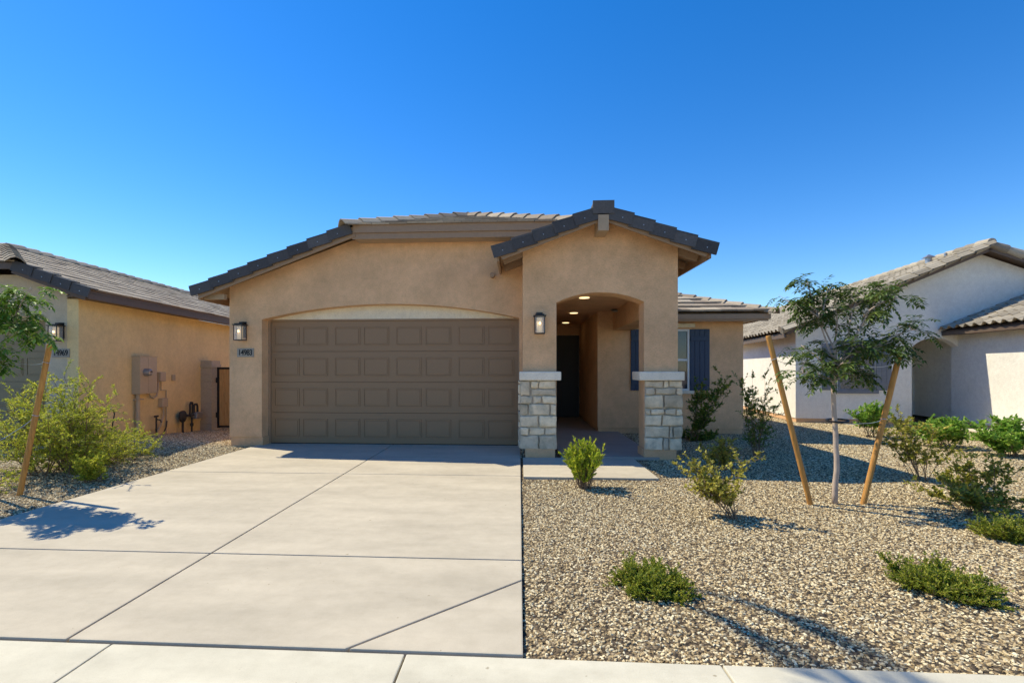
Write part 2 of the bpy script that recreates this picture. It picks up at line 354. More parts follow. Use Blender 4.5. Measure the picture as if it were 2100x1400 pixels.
# gravel beds, scattered pebbles
def pebble_mat():
    m, t, b = _nt('pebble'); oi = t.nodes.new('ShaderNodeAttribute'); oi.attribute_type = 'INSTANCER'; oi.attribute_name = 'prand'
    c = _ramp(t, oi.outputs['Fac'], [(0, (.09, .06, .03)), (.15, (.26, .175, .08)), (.4, (.50, .37, .19)), (.7, (.68, .53, .30)), (.9, (.86, .75, .50)), (1, (.30, .25, .16))])
    n = _noise(t, _coord(t), 3, 3, .6); c = _mix(t, 1.0, c, _ramp(t, n, [(.3, (.82,)*3), (.7, (1.08,)*3)]), 'MULTIPLY')
    t.links.new(c, b.inputs['Base Color']); b.inputs['Roughness'].default_value = .8; return m
def gravel_base():
    m, t, b = _nt('gravel_bed'); v = _coord(t); vo = t.nodes.new('ShaderNodeTexVoronoi'); vo.inputs['Scale'].default_value = 42
    t.links.new(v, vo.inputs['Vector']); sp = t.nodes.new('ShaderNodeSeparateColor'); t.links.new(vo.outputs['Color'], sp.inputs[0])
    c = _ramp(t, sp.outputs[0], [(0, (.05, .035, .02)), (.4, (.15, .105, .06)), (.8, (.28, .21, .125)), (1, (.44, .35, .23))])
    c = _mix(t, 1.0, c, _ramp(t, vo.outputs['Distance'], [(.35, (1, 1, 1)), (.75, (.28, .25, .22))]), 'MULTIPLY')
    t.links.new(c, b.inputs['Base Color']); b.inputs['Roughness'].default_value = .95
    iv = t.nodes.new('ShaderNodeMath'); iv.operation = 'MULTIPLY'; iv.inputs[1].default_value = -1
    t.links.new(vo.outputs['Distance'], iv.inputs[0]); _bump(t, b, iv.outputs[0], 1, .02); return m
M['pebble'] = pebble_mat(); M['gbase'] = gravel_base()
def scatter_group():
    ng = bpy.data.node_groups.new('scatter_pebbles', 'GeometryNodeTree')
    ng.interface.new_socket('Geometry', in_out='INPUT', socket_type='NodeSocketGeometry')
    ng.interface.new_socket('Geometry', in_out='OUTPUT', socket_type='NodeSocketGeometry')
    N = ng.nodes.new; Lk = ng.links.new
    gi, go = N('NodeGroupInput'), N('NodeGroupOutput')
    na = N('GeometryNodeInputNamedAttribute'); na.data_type = 'FLOAT'; na.inputs[0].default_value = 'dens'
    nz = N('GeometryNodeInputNamedAttribute'); nz.data_type = 'FLOAT'; nz.inputs[0].default_value = 'psize'
    dp = N('GeometryNodeDistributePointsOnFaces'); dp.distribute_method = 'RANDOM'
    Lk(gi.outputs[0], dp.inputs['Mesh']); Lk(na.outputs[0], dp.inputs['Density'])
    ico = N('GeometryNodeMeshIcoSphere'); ico.inputs['Radius'].default_value = 1; ico.inputs['Subdivisions'].default_value = 2
    sp = N('GeometryNodeSetPosition'); nt_ = N('ShaderNodeTexNoise'); nt_.inputs['Scale'].default_value = .9; nt_.inputs['Detail'].default_value = 1
    vm = N('ShaderNodeVectorMath'); vm.operation = 'SUBTRACT'; vm.inputs[1].default_value = (.5, .5, .5)
    vs = N('ShaderNodeVectorMath'); vs.operation = 'SCALE'; vs.inputs['Scale'].default_value = 1.5
    Lk(nt_.outputs['Color'], vm.inputs[0]); Lk(vm.outputs[0], vs.inputs[0]); Lk(vs.outputs[0], sp.inputs['Offset']); Lk(ico.outputs[0], sp.inputs['Geometry'])
    sm = N('GeometryNodeSetMaterial'); sm.inputs['Material'].default_value = M['pebble']; Lk(sp.outputs[0], sm.inputs[0])
    ip = N('GeometryNodeInstanceOnPoints'); Lk(dp.outputs['Points'], ip.inputs['Points']); Lk(sm.outputs[0], ip.inputs['Instance'])
    rr = N('FunctionNodeRandomValue'); rr.data_type = 'FLOAT_VECTOR'; rr.inputs[0].default_value = (-.5, -.5, 0); rr.inputs[1].default_value = (.5, .5, 6.28); Lk(rr.outputs[0], ip.inputs['Rotation'])
    rs = N('FunctionNodeRandomValue'); rs.data_type = 'FLOAT_VECTOR'; rs.inputs[0].default_value = (.6, .45, .3); rs.inputs[1].default_value = (1.6, 1.05, .75); rs.inputs['Seed'].default_value = 5
    sc = N('ShaderNodeVectorMath'); sc.operation = 'SCALE'; Lk(rs.outputs[0], sc.inputs[0]); Lk(nz.outputs[0], sc.inputs['Scale']); Lk(sc.outputs[0], ip.inputs['Scale'])
    st = N('GeometryNodeStoreNamedAttribute'); st.data_type = 'FLOAT'; st.domain = 'INSTANCE'; st.inputs['Name'].default_value = 'prand'
    rv = N('FunctionNodeRandomValue'); rv.data_type = 'FLOAT'; rv.inputs['Seed'].default_value = 11
    Lk(ip.outputs[0], st.inputs[0]); Lk(rv.outputs[1], st.inputs['Value'])
    jn = N('GeometryNodeJoinGeometry'); Lk(st.outputs[0], jn.inputs[0]); Lk(gi.outputs[0], jn.inputs[0]); Lk(jn.outputs[0], go.inputs[0])
    return ng
SG = scatter_group()
def gravel(x0, x1, y0, y1, step, keep, dens):
    nx, ny = int((x1-x0)/step)+1, int((y1-y0)/step)+1; vs = []; fs = []
    for j in range(ny+1):
        for i in range(nx+1):
            x, y = x0+(x1-x0)*i/nx, y0+(y1-y0)*j/ny; vs.append((x, y, ghz(x, y)))
    for j in range(ny):
        for i in range(nx):
            q = j*(nx+1)+i; fs.append((q, q+1, q+nx+2, q+nx+1))
    mb = MB().add(vs, fs); o = link('gravel', mb, [M['gbase'], M['pebble']], smooth=True); struct(o, 'stuff')
    a = o.data.attributes.new('dens', 'FLOAT', 'POINT'); a.data.foreach_set('value', [dens(x, y)*keep(x, y) for x, y, z in vs])
    a = o.data.attributes.new('psize', 'FLOAT', 'POINT'); a.data.foreach_set('value', [.0100+.0011*max(0, y-5)*.6 for x, y, z in vs])
    md = o.modifiers.new('scatter', 'NODES'); md.node_group = SG; return o
def kr(x, y):
    if x < .0 or (x < 1.97 and 6.64 < y < 8.25) or (.13 < x < 2.4 and y > 8.2) or (1.8 < x < 5.2 and y > 11.6): return 0
    if x > 1.22*y+1.2: return 0
    if x > 8.2 and y > 15.2: return 0
    return 1
def kl(x, y):
    if x > -5.16 or (x > -5.65 and y > 9.15): return 0
    if x < -1.25*y-.6 or x < -9.4: return 0
    return 1
gravel(.026, 19, 2.49, 20, .12, kr, lambda x, y: 2800 if y < 5 else (2800*(5/y)**1.1))
gravel(-16, -5.115, 2.49, 20, .12, kl, lambda x, y: 2800 if y < 5 else (2800*(5/y)**1.1))
# ================================================================ OUR HOUSE
H0 = (-1.0, 9.16, 0)
house = thing('house', 'single-storey tan stucco house with brown double garage door and arched stone-footed porch', 'house', H0)
def hp(name, mb, mats, parent=None, **k):
    mb.shift(H0)
    if k.get('clip'): k['clip'] = [(Vector(c)-Vector(H0), n) for c, n in k['clip']]
    return link(name, mb, mats, parent or house, **k)
SL = .375
def zl(x): return 3.0+SL*(x+6.05)
# garage front wall with shallow arch
ar = arch_pts(-4.974, .0, 2.434, 2.715, 28)
out = [(-5.62, .16), (-4.974, .16)]+ar+[(.0, .16), (.62, .16), (.62, 3.93), (-3.2, 3.93), (-5.62, zl(-5.62)-.10)]
w = MB(); w.prism_y(out, 9.16, 9.40)
w.box(-5.62, -5.40, 9.40, 21, .16, zl(-5.62)-.1); w.box(.42, .64, 9.40, 15.2, .0, 3.93)
w.box(-5.62, 5.17, 21, 21.2, -.3, 3.0)
w.prism_y([(-5.6, 2.9), (.6, 2.9), (.6, 3.9), (-3.3, 3.9)], 20.9, 21)
hp('garage_wall', w, M['wall'])
w = MB(); w.box(-5.60, -4.96, 9.175, 9.415, -.5, .158); w.box(-5.60, -5.42, 9.41, 21, -.5, .158); w.box(.0, .6, 9.175, 9.41, -.3, .158)
hp('plinth', w, M['plinth'], bevel=.006)
w = MB(); ar2 = arch_pts(-4.96, -.01, 2.46, 2.73, 24); w.prism_y([(-4.96, 2.455), (-.01, 2.455)]+ar2[::-1][1:-1], 9.39, 9.46)
hp('lintel_panel', w, M['lintel'], recalc=True)
w = MB(); w.box(-4.974, -4.925, 9.40, 9.46, 0, 2.455); w.box(-.03, .0, 9.40, 9.46, 0, 2.455); w.box(-4.925, -.03, 9.40, 9.46, 2.425, 2.4535)
hp('door_frame', w, M['trim'])
door_part(house, -4.925, -.03, .012, 2.425, 9.43, M['door'], H0)
# main roof
hip = Vector((-1.13, 10.76, 4.85)); eL, eR = -3.09, .83
left_low, left_up = Vector((-6.05, 8.8, 3.0)), Vector((-3.09, 8.8, 4.11))
V1 = Vector((1, 0, SL)).normalized(); V2 = Vector((0, 1, SL)).normalized(); V3 = Vector((-1, 0, SL)).normalized()
w = MB()
D = -.045
def rp(pts): w.add([(x, y, z+D) for x, y, z in pts]+[(x, y, z+D-.03) for x, y, z in pts], [tuple(range(len(pts))), tuple(range(2*len(pts)-1, len(pts)-1, -1))]+[(i, (i+1) % len(pts), (i+1) % len(pts)+len(pts), i+len(pts)) for i in range(len(pts))])
rp([(-6.05, 8.82, 3.0), (-3.09, 8.82, 4.11), (-1.13, 10.76, 4.85), (-1.13, 21.5, 4.85), (-6.05, 21.5, 3.0)])
rp([(-3.09, 8.82, 4.11), (.83, 8.82, 4.11), (-1.13, 10.76, 4.85)])
rp([(.83, 8.82, 4.11), (2.3, 8.82, 3.56), (2.3, 21.5, 3.56), (-1.13, 21.5, 4.85), (-1.13, 10.76, 4.85)])
rf = hp('roof', w, M['trimpale'], recalc=True)
hc = (hip, Vector((-1, 1, 0))); hc2 = (hip, Vector((1, 1, 0)))
hp('roof_tile_slope', tiles((-6.05, 21.4, 3.0), (0, -1, 0), V1, 12.6, 5.3, seed=2), M['tile'], rf,
   clip=[((-6, 8.82, 0), (0, -1, 0)), (hip, Vector((1, 0, 0))), (hip, Vector((1, -1, 0)))])
hp('roof_tile_slope', tiles((eL-.1, 8.8, 4.11), (1, 0, 0), V2, 4.2, 2.2, ex=.34, seed=3), M['tile'], rf,
   clip=[(hip, Vector((-1, 1, 0))), (hip, Vector((1, 1, 0)))])
hp('roof_tile_slope', tiles((2.3, 8.9, 3.56), (0, 1, 0), V3, 12.5, 3.8, seed=4), M['tile'], rf,
   clip=[(hip, Vector((-1, 0, 0))), (hip, Vector((-1, -1, 0)))])
cp = caps((-3.2, 8.69, 4.10), hip+Vector((0, 0, .02))); caps((.94, 8.69, 4.10), hip+Vector((0, 0, .02)), mb=cp); caps((-1.13, 21.4, 4.87), (-1.13, 10.7, 4.87), mb=cp)
hp('ridge_cap', cp, M['tile'], rf)
hp('rake_tile', rake(left_low+Vector((-.06, 0, -.02)), left_up+Vector((-.02, 0, 0)), (0, -1, 0)), [M['edge'], M['white_m']], rf)
# fascia boards
w = MB(); a = left_low+Vector((0, 0, -.06)); d = (left_up-left_low).normalized(); n_ = Vector((-d.z, 0, d.x))
w.obox(a, d, (0, 1, 0), n_, -.0, (left_up-left_low).length+.03, .012, .05, -.155, .03)
w.box(-3.06, 1.0, 8.80, 8.84, 3.975, 4.128); w.box(-3.08, 1.0, 8.83, 8.87, 3.865, 3.975)
w.box(-6.05, -6.01, 8.86, 21.4, 2.78, 2.95); w.box(2.26, 2.30, 9.2, 21.4, 3.38, 3.52)
hp('fascia', w, M['trim'], bevel=.004)
for yy in (8.95, 9.9, 10.9): hp('rafter_tail', MB().box(-6.0, -5.6, yy, yy+.1, 2.80, 2.90), M['trimpale'], bevel=.003)
hp('soffit', MB().box(-3.05, .9, 8.872, 9.16, 3.872, 3.93), M['trimpale'], bevel=.003)
# porch arch
PX = 1.35; RZ = 4.09
def zp(x): return RZ-SL*abs(x-PX)
ar = arch_pts(.627, 2.087, 2.60, 2.765, 16)
out = [(.059, 1.33), (.627, 1.33)]+ar+[(2.087, 1.33), (2.64, 1.33), (2.64, zp(2.64)-.09), (PX, RZ-.09), (.059, zp(.059)-.09)]
w = MB(); w.prism_y(out, 8.30, 8.66); w.box(.059, .627, 8.30, 8.66, .13, 1.33); w.box(2.087, 2.64, 8.30, 8.66, .13, 1.33)
w.box(.059, .42, 8.66, 9.16, .13, 3.45); w.prism_y([(.42, 2.86), (2.64, 2.86), (2.64, zp(2.64)-.09), (PX, RZ-.09), (.42, zp(.42)-.09)], 8.66, 8.75)
w.box(2.42, 2.64, 8.75, 11.6, 2.86, 3.45)
hp('porch_arch', w, M['wall'])
w = MB(); w.box(2.20, 2.64, 8.66, 11.62, 2.385, 2.86); w.box(.64, 2.2, 8.75, 15.2, 2.83, 2.90)
hp('porch_ceiling', w, M['wall'])
hp('column_foot', MB().box(.10, .60, 8.22, 8.66, -.3, .14), M['plinth'], bevel=.006); hp('column_foot', MB().box(2.07, 2.60, 8.24, 8.68, -.3, .14), M['plinth'], bevel=.006)
for xa, xb in ((.0, .70), (1.985, 2.72)): hp('column_cap', MB().box(xa, xb, 8.19, 8.73, 1.285, 1.432), M['cap'], bevel=.018)
def veneer(rects, x0, x1, px0, px1, z0, z1, py0, py1, seed):
    r = random.Random(seed); mo = MB(); mo.box(x0+.01, x1-.012, 8.272, 8.62, z0+.01, z1)
    m = hp('mortar_bed', mo, M['mortar']); bm = bmesh.new()
    kx = (x1-x0)/(px1-px0); kz = (z1-z0)/(py1-py0)
    items = []
    for a, b, c, d in rects: items.append((x0+(a-px0)*kx, x0+(b-px0)*kx, z1-(d-py0)*kz, z1-(c-py0)*kz, 0))
    side = x1-.004 if seed == 2 else x0+.004; z = z0+.01
    while z < z1-.05:                             # the outer cheek of the column, stones of its own
        h = min(r.choice([.12, .17, .22]), z1-z); items.append((0, 0, z, z+h-.015, 1)); z += h
    for xa, xb, za, zb, cheek in items:
        if cheek: lo, hi = Vector((side-.03, 8.35, za)), Vector((side+.03, 8.62, zb))
        else: lo, hi = Vector((xa+.003, 8.235-r.uniform(0, .022), za+.003)), Vector((xb-.003, 8.30, zb-.003))
        t_ = bmesh.new(); bmesh.ops.create_cube(t_, size=1)
        for v in t_.verts: v.co = Vector([(lo[i]+hi[i])/2+v.co[i]*(hi[i]-lo[i]) for i in range(3)])
        bmesh.ops.bevel(t_, geom=t_.edges[:], offset=min(.022, (hi.z-lo.z)*.25, (hi.x-lo.x)*.25), segments=2, profile=.6, affect='EDGES')
        bmesh.ops.subdivide_edges(t_, edges=t_.edges[:], cuts=2, use_grid_fill=True)
        for v in t_.verts: v.co += noise.noise_vector(v.co*11)*.016+noise.noise_vector(v.co*30)*.006
        me = bpy.data.meshes.new('t'); t_.to_mesh(me); t_.free(); bm.from_mesh(me); bpy.data.meshes.remove(me)
    for v in bm.verts: v.co -= Vector(H0)
    me = bpy.data.meshes.new('stone_veneer'); bm.to_mesh(me); bm.free(); me.materials.append(M['stone'])
    me.polygons.foreach_set('use_smooth', [True]*len(me.polygons))
    o = bpy.data.objects.new('stone_veneer', me); C.objects.link(o); o.parent = house; m.parent = o
rl = [(190, 272, 660, 785), (282, 342, 660, 722), (348, 490, 660, 722), (280, 492, 727, 781), (188, 288, 787, 847), (298, 370, 787, 847), (377, 494, 787, 847),
      (188, 256, 853, 942), (262, 438, 853, 942), (444, 496, 853, 942), (190, 342, 948, 1040), (349, 497, 948, 1040), (190, 260, 1046, 1106), (267, 392, 1046, 1106), (398, 497, 1046, 1106),
      (188, 344, 1112, 1225), (350, 499, 1112, 1225)]
rr_ = [(1243, 1396, 660, 713), (1402, 1443, 660, 713), (1449, 1558, 660, 713), (1243, 1320, 718, 772), (1326, 1502, 718, 772), (1508, 1558, 718, 772),
       (1243, 1392, 778, 887), (1400, 1558, 778, 887), (1245, 1285, 893, 942), (1292, 1408, 893, 942), (1414, 1500, 893, 942), (1506, 1556, 893, 942),
       (1243, 1380, 948, 1034), (1387, 1558, 948, 1034), (1242, 1443, 1040, 1131), (1449, 1476, 1040, 1131), (1482, 1558, 1040, 1131),
       (1242, 1390, 1137, 1240), (1396, 1440, 1137, 1240), (1446, 1556, 1137, 1240)]
veneer(rl, .012, .632, 188, 499, .12, 1.285, 655, 1228, 1)
veneer(rr_, 2.085, 2.70, 1241, 1559, .12, 1.285, 655, 1243, 2)
# porch roof
w = MB()
for sgn in (-1, 1):
    e = PX+sgn*1.72; rp([(e, 7.97, zp(e)), (PX, 7.97, RZ), (PX, 11.9, RZ), (e, 11.9 if sgn > 0 else 9.16, zp(e))])
prf = hp('porch_roof', w, M['trimpale'], recalc=True)
for sgn in (-1, 1):
    e = PX+sgn*1.72; V = Vector((-sgn, 0, SL))
    y0 = 7.97
    hp('roof_tile_slope', tiles((e, y0, zp(e)), (0, 1, 0), V, 4.2, 1.84, seed=8+sgn), M['tile'], prf,
       clip=[((0, 7.97, 0), (0, -1, 0)), ((PX, 0, 0), (-sgn, 0, 0)), ((0, 11.9, 0), (0, 1, 0))]+([((0, 9.16, 0), (0, 1, 0))] if sgn < 0 else []))
hp('ridge_cap', caps((PX, 11.8, RZ+.03), (PX, 7.96, RZ+.03)), M['tile'], prf)
rk = MB()
for sgn in (-1, 1):
    e = PX+sgn*1.76; rake((e, 7.95, zp(e)), (PX+sgn*.11, 7.95, zp(PX+sgn*.11)), (0, -1, 0), rk, ln=.33, hgt=.175)
rk.box(PX-.17, PX+.17, 7.90, 7.945, RZ-.125, RZ+.085); rk.box(PX-.15, PX+.15, 7.945, 8.3, RZ+.05, RZ+.09)
hp('rake_tile', rk, [M['edge'], M['white_m']], prf)
w = MB()
for sgn in (-1, 1):
    x1 = PX+sgn*1.70; o = Vector((x1, 0, zp(x1))); dd = Vector((-sgn, 0, SL)).normalized(); nn = Vector((sgn*SL, 0, 1)).normalized()
    w.obox(o, dd, (0, 1, 0), nn, 0, 1.815, 7.962, 8.0, -.205, -.05)
    e = PX+sgn*1.72; yb = 9.15 if sgn < 0 else 11.5
    w.box(min(e, e-sgn*.04), max(e, e-sgn*.04), 8.0, yb, zp(e)-.20, zp(e)-.055)
    for yy in (8.32, 8.93)+((9.6, 10.3, 11.0) if sgn > 0 else ()):
        w.obox(Vector((e-sgn*.05, 0, zp(e))), dd, (0, 1, 0), nn, 0, .46, yy, yy+.08, -.19, -.08)
hp('fascia', w, M['trim'], bevel=.004)
w = MB(); w.box(PX-.085, PX+.085, 7.905, 8.32, RZ-.40, RZ-.14); hp('ridge_beam', w, M['trimpale'], bevel=.008)
# gutter end and pipe stub under the porch eave
w = MB(); w.tube([(-.50, 9.15, 3.22), (-.50, 9.02, 3.22)], .045, 12); hp('scupper', w, M['trim'])
# bedroom wing
w = MB(); w.box(1.84, 5.17, 11.60, 11.80, .1, 2.62); w.box(1.84, 2.66, 11.605, 11.80, 2.62, 2.86); w.box(4.97, 5.17, 11.80, 21, .1, 2.62); w.box(1.84, 2.04, 11.80, 15.2, .1, 2.9)
w.box(1.9, 2.2, 11.85, 21, 2.62, 3.5)
wing = hp('bedroom_wall', w, M['wall'])
w = MB(); w.box(1.855, 5.155, 11.615, 11.8, -.4, .098); w.box(4.98, 5.155, 11.8, 21, -.4, .098); w.box(1.855, 2.03, 11.8, 15.2, -.1, .098); hp('plinth', w, M['plinth'], bevel=.005)
w = MB(); w.box(.64, 1.84, 15.0, 15.2, 0, 2.83); hp('entry_wall', w, M['wall'])
w = MB(); w.box(.66, 1.82, 14.95, 15.0, .02, 2.5)  # door widened so its dark face fills the recess end
for zz in (.25, 1.2):
    for xx in (.88, 1.28): w.box(xx, xx+.32, 14.935, 14.95, zz, zz+.8)
fd = hp('front_door', w, M['fdoor_shade'], bevel=.004)
w = MB(); w.tube([(.86, 14.9, 1.05), (.86, 14.9, 1.25)], .012, 8); hp('handle', w, M['grey'], fd)
# wing roof
e0 = Vector((5.56, 11.15, 2.745)); s = 3.6
w = MB(); rp([(2.68, 11.15, 2.745), (5.56, 11.15, 2.745), (5.56-s, 11.15+s, 2.745+SL*s), (2.68, 11.15+s-.001, 2.745+SL*s)])
rp([(5.56, 11.15, 2.745), (5.56, 21.5, 2.745), (5.56-s, 21.5, 2.745+SL*s), (5.56-s, 11.15+s, 2.745+SL*s)])
wr = hp('bedroom_roof', w, M['trimpale'], recalc=True)
hp('roof_tile_slope', tiles((2.6, 11.12, 2.735), (1, 0, 0), V2, 3.2, 4, w=.34, ex=.38, seed=21, th=.04, lift=.035), M['tile'], wr, clip=[(e0, Vector((1, 1, 0)))])
hp('roof_tile_slope', tiles((5.58, 11.2, 2.735), (0, 1, 0), V3, 10.2, 3.9, seed=22), M['tile'], wr, clip=[(e0, Vector((-1, -1, 0)))])
hp('ridge_cap', caps(e0+Vector((.08, -.08, -.01)), e0+Vector((-s, s, SL*s))), M['tile'], wr)
w = MB(); w.box(2.66, 5.56, 11.13, 11.17, 2.585, 2.70); w.box(2.66, 5.52, 11.16, 11.2, 2.545, 2.585); w.box(5.52, 5.56, 11.17, 21.4, 2.585, 2.70)
hp('fascia', w, M['trim'], bevel=.004)
w = MB(); w.box(2.66, 5.515, 11.2, 11.6, 2.60, 2.625); w.box(5.17, 5.515, 11.6, 21.4, 2.60, 2.625); hp('soffit', w, M['trimpale'])
# window, shutters, head trim
hp('window_head', MB().box(2.98, 4.06, 11.53, 11.6, 2.44, 2.535), M['lintel'], bevel=.008); hp('window_sill', MB().box(2.98, 4.04, 11.54, 11.6, .90, .975), M['lintel'], bevel=.008)
def window(parent, x0, x1, z0, z1, y, shift=(0, 0, 0), mat='vinyl', sash=True):
    f = MB(); t_ = .045
    f.box(x0, x0+t_, y-.02, y+.03, z0, z1); f.box(x1-t_, x1, y-.02, y+.03, z0, z1)
    f.box(x0+t_, x1-t_, y-.02, y+.03, z0, z0+t_); f.box(x0+t_, x1-t_, y-.02, y+.03, z1-t_, z1)
    zm = (z0+z1)/2; f.box(x0+t_, x1-t_, y-.015, y+.03, zm-.025, zm+.025)
    fr = link('window', f.shift(shift), M[mat], parent, bevel=.003)
    p = MB(); p.box(x0+t_-.005, x1-t_+.005, y+.008, y+.012, z0+t_-.005, z1-t_+.005); link('pane', p.shift(shift), M['pane'], fr)
    b = MB(); z = z0+.06
    while z < z1-.06: b.obox((0, y+.05, z), (1, 0, 0), (0, cos(.6), sin(.6)), (0, -sin(.6), cos(.6)), x0+t_, x1-t_, -.016, .016, 0, .003); z += .042
    b.box(x0+.02, x1-.02, y+.09, y+.092, z0+.02, z1-.02, 1); link('blind', b.shift(shift), [M['blind'], M['room']], fr)
    return fr
window(house, 3.06, 3.94, .975, 2.40, 11.60-.02, H0)
for xa, xb in ((2.60, 3.05), (3.95, 4.40)):
    w = MB(); k = (xb-xa)/4
    for i in range(4): w.box(xa+k*i+.003, xa+k*(i+1)-.003, 11.56, 11.585, .975, 2.40)
    for zz in (1.12, 2.13): w.box(xa+.01, xb-.01, 11.54, 11.56, zz, zz+.10)
    w.box(xa+.01, xb-.01, 11.585, 11.60, 1.0, 2.38)
    hp('shutter', w, M['navy'], bevel=.004)
for x, y in ((1.22, 9.25), (1.30, 11.75), (1.34, 14.2)):
    w = MB(); w.tube([(x, y, 2.815), (x, y, 2.829)], .115, 24); cl = hp('ceiling_light', w, M['vinyl']); w = MB(); w.tube([(x, y, 2.806), (x, y, 2.814)], .095, 24); hp('lens', w, M['led'], cl)
# ---------------------------------------------------------------- wall lanterns and number plaques (top level)
def lantern(loc, label, rz=0):
    t = thing('wall_lantern', label, 'wall lantern', loc, rz, 'outdoor wall lanterns beside the garages')
    f = MB(); f.box(-.055, .055, -.02, 0, .06, .37)                       # back plate
    f.box(-.035, .035, -.11, -.02, .315, .36); f.box(-.105, .105, -.235, -.03, .29, .305); f.box(-.075, .075, -.205, -.06, .305, .325)
    f.box(-.085, .085, -.215, -.045, .0, .014)
    for sx in (-1, 1):
        for y in (-.21, -.055): f.box(sx*.08-.006, sx*.08+.006, y-.006, y+.006, .014, .29)
    link('lantern_frame', f, M['black'], t, bevel=.002)
    g_ = MB(); g_.box(-.076, .076, -.2075, -.2055, .016, .289); g_.box(-.0765, -.0745, -.203, -.062, .016, .289); g_.box(.0745, .0765, -.203, -.062, .016, .289)
    link('glass', g_, M['clear'], t)
    s_ = MB(); s_.tube([(0, -.132, .02), (0, -.132, .27)], .05, 16); link('frosted_shade', s_, M['frost'], t, smooth=True)
    b = MB(); b.tube([(0, -.186, .155), (0, -.186, .168), (0, -.186, .182), (0, -.186, .195)], [.006, .016, .016, .006], 12); link('bulb', b, M['bulb'], t, smooth=True)
    return t
lantern((-5.33, 9.16, 2.02), 'black lantern with glowing bulb above the 14983 plaque on the garage pier')
lantern((.34, 8.30, 2.06), 'black lantern with glowing frosted shade on the left porch column')
def plaque(loc, txt, label, rz=0):
    t = thing('number_plaque', label, 'number plaque', loc, rz, 'house number plaques')
    f = MB(); f.box(-.165, .165, -.022, 0, -.085, .085); link('plate', f, M['plaque'], t, bevel=.005)
    cu = bpy.data.curves.new('n', 'FONT'); cu.body = txt; cu.size = .155; cu.align_x = 'CENTER'; cu.align_y = 'CENTER'; cu.offset = .002; cu.extrude = .003; cu.space_character = .92
    o = bpy.data.objects.new('n', cu); C.objects.link(o); bpy.context.view_layer.update()
    me = bpy.data.meshes.new_from_object(o.evaluated_get(bpy.context.evaluated_depsgraph_get())); bpy.data.objects.remove(o); bpy.data.curves.remove(cu)
    me.materials.clear(); me.materials.append(M['ink']); d = bpy.data.objects.new('digits', me); C.objects.link(d)
    d.parent = t; d.rotation_euler = (pi/2, 0, 0); d.location = (0, -.026, 0); d.scale = (.80, 1.0, 1)
plaque((-5.29, 9.16, 1.79), '14983', 'stone number plaque reading 14983 on the tan garage pier')
# ================================================================ LEFT NEIGHBOUR
LN0, LA = (-8.7, 9.15, 0), radians(5)
ln = thing('house', 'beige stucco neighbour house at left with utility meters on its side wall', 'house', LN0, LA)
ar = arch_pts(-5.6, -.64, 2.434, 2.70, 20)
w = MB(); w.prism_y([(-6.3, .16), (-5.6, .16)]+ar+[(-.64, .16), (-.221, .16), (-.221, 2.96), (-1.0, 3.33), (-5.25, 3.33), (-6.3, 2.86)], 0, .24)
link('garage_wall', w, M['yellowf'], ln)
w = MB(); w.box(-.22, 0.0, -.002, 12, .02, 2.86); w.box(-6.3, -6.1, .24, 12, .0, 2.86); w.box(-6.3, 0, 12, 12.2, .0, 2.86); link('side_wall', w, M['yellow'], ln)
w = MB(); w.box(-.63, -.02, .02, .24, -.5, .158); w.box(-.2, -.018, .24, 12, -.7, .018); w.box(-6.28, -5.62, .02, .24, -.5, .158); link('plinth', w, M['yellow'], ln, bevel=.005)
w = MB(); w.prism_y([(-5.6, 2.455), (-.65, 2.455)]+arch_pts(-5.6, -.65, 2.46, 2.72, 20)[::-1][1:-1], .23, .30); link('lintel_panel', w, M['lintel'], ln, recalc=True)
door_part(ln, -5.6, -.65, .0, 2.44, .26, M['door2'])
sx = .43; hs_ = 2.2; cx0 = -.92; hz = 3.0+SL*(sx-cx0); hipn = Vector((cx0-hs_, -.35+hs_, hz+SL*hs_)); cxl = -5.32-.0
w = MB()
rp([(sx, -.33, 3.0), (sx, 12.5, 3.0), (hipn.x, 12.5, hipn.z), (hipn.x, hipn.y, hipn.z), (cx0, -.33, hz)])
rp([(cx0, -.33, hz), hipn, (2*hipn.x-cx0, -.33, hz)])
rp([(2*hipn.x-cx0, -.33, hz), hipn, (hipn.x, 12.5, hipn.z), (2*hipn.x-sx, 12.5, 3.0), (2*hipn.x-sx, -.33, 3.0)])
r2 = link('roof', w, M['darktrim'], ln, recalc=True)
link('roof_tile_slope', tiles((sx, -.33, 3.0), (0, 1, 0), V3, 12.8, 3.9, ex=.33, seed=31, lift=.012, th=.03), M['tile'], r2,
     clip=[((0, -.33, 0), (0, -1, 0)), (hipn, Vector((-1, 0, 0))), (hipn, Vector((-1, -1, 0)))])
link('roof_tile_slope', tiles((2*hipn.x-cx0, -.35, hz), (1, 0, 0), V2, 4.6, 2.5, ex=.33, seed=32), M['tile'], r2,
     clip=[(hipn, Vector((1, 1, 0))), (hipn, Vector((-1, 1, 0)))])
link('roof_tile_slope', tiles((2*hipn.x-sx, 12.4, 3.0), (0, -1, 0), V1, 12.8, 3.9, seed=33), M['tile'], r2,
     clip=[((0, -.33, 0), (0, -1, 0)), (hipn, Vector((1, 0, 0))), (hipn, Vector((1, -1, 0)))])
cp = caps((cx0+.1, -.43, hz), hipn+Vector((0, 0, .02))); caps((2*hipn.x-cx0-.1, -.43, hz), hipn+Vector((0, 0, .02)), mb=cp); caps((hipn.x, 12.4, hipn.z+.03), (hipn.x, hipn.y, hipn.z+.03), mb=cp)
link('ridge_cap', cp, M['tile'], r2)
link('rake_tile', rake((sx+.05, -.35, 2.98), (cx0, -.35, hz), (0, -1, 0)), [M['edge'], M['white_m']], r2)
w = MB(); dd = Vector((-1, 0, SL)).normalized(); nn = Vector((SL, 0, 1)).normalized()
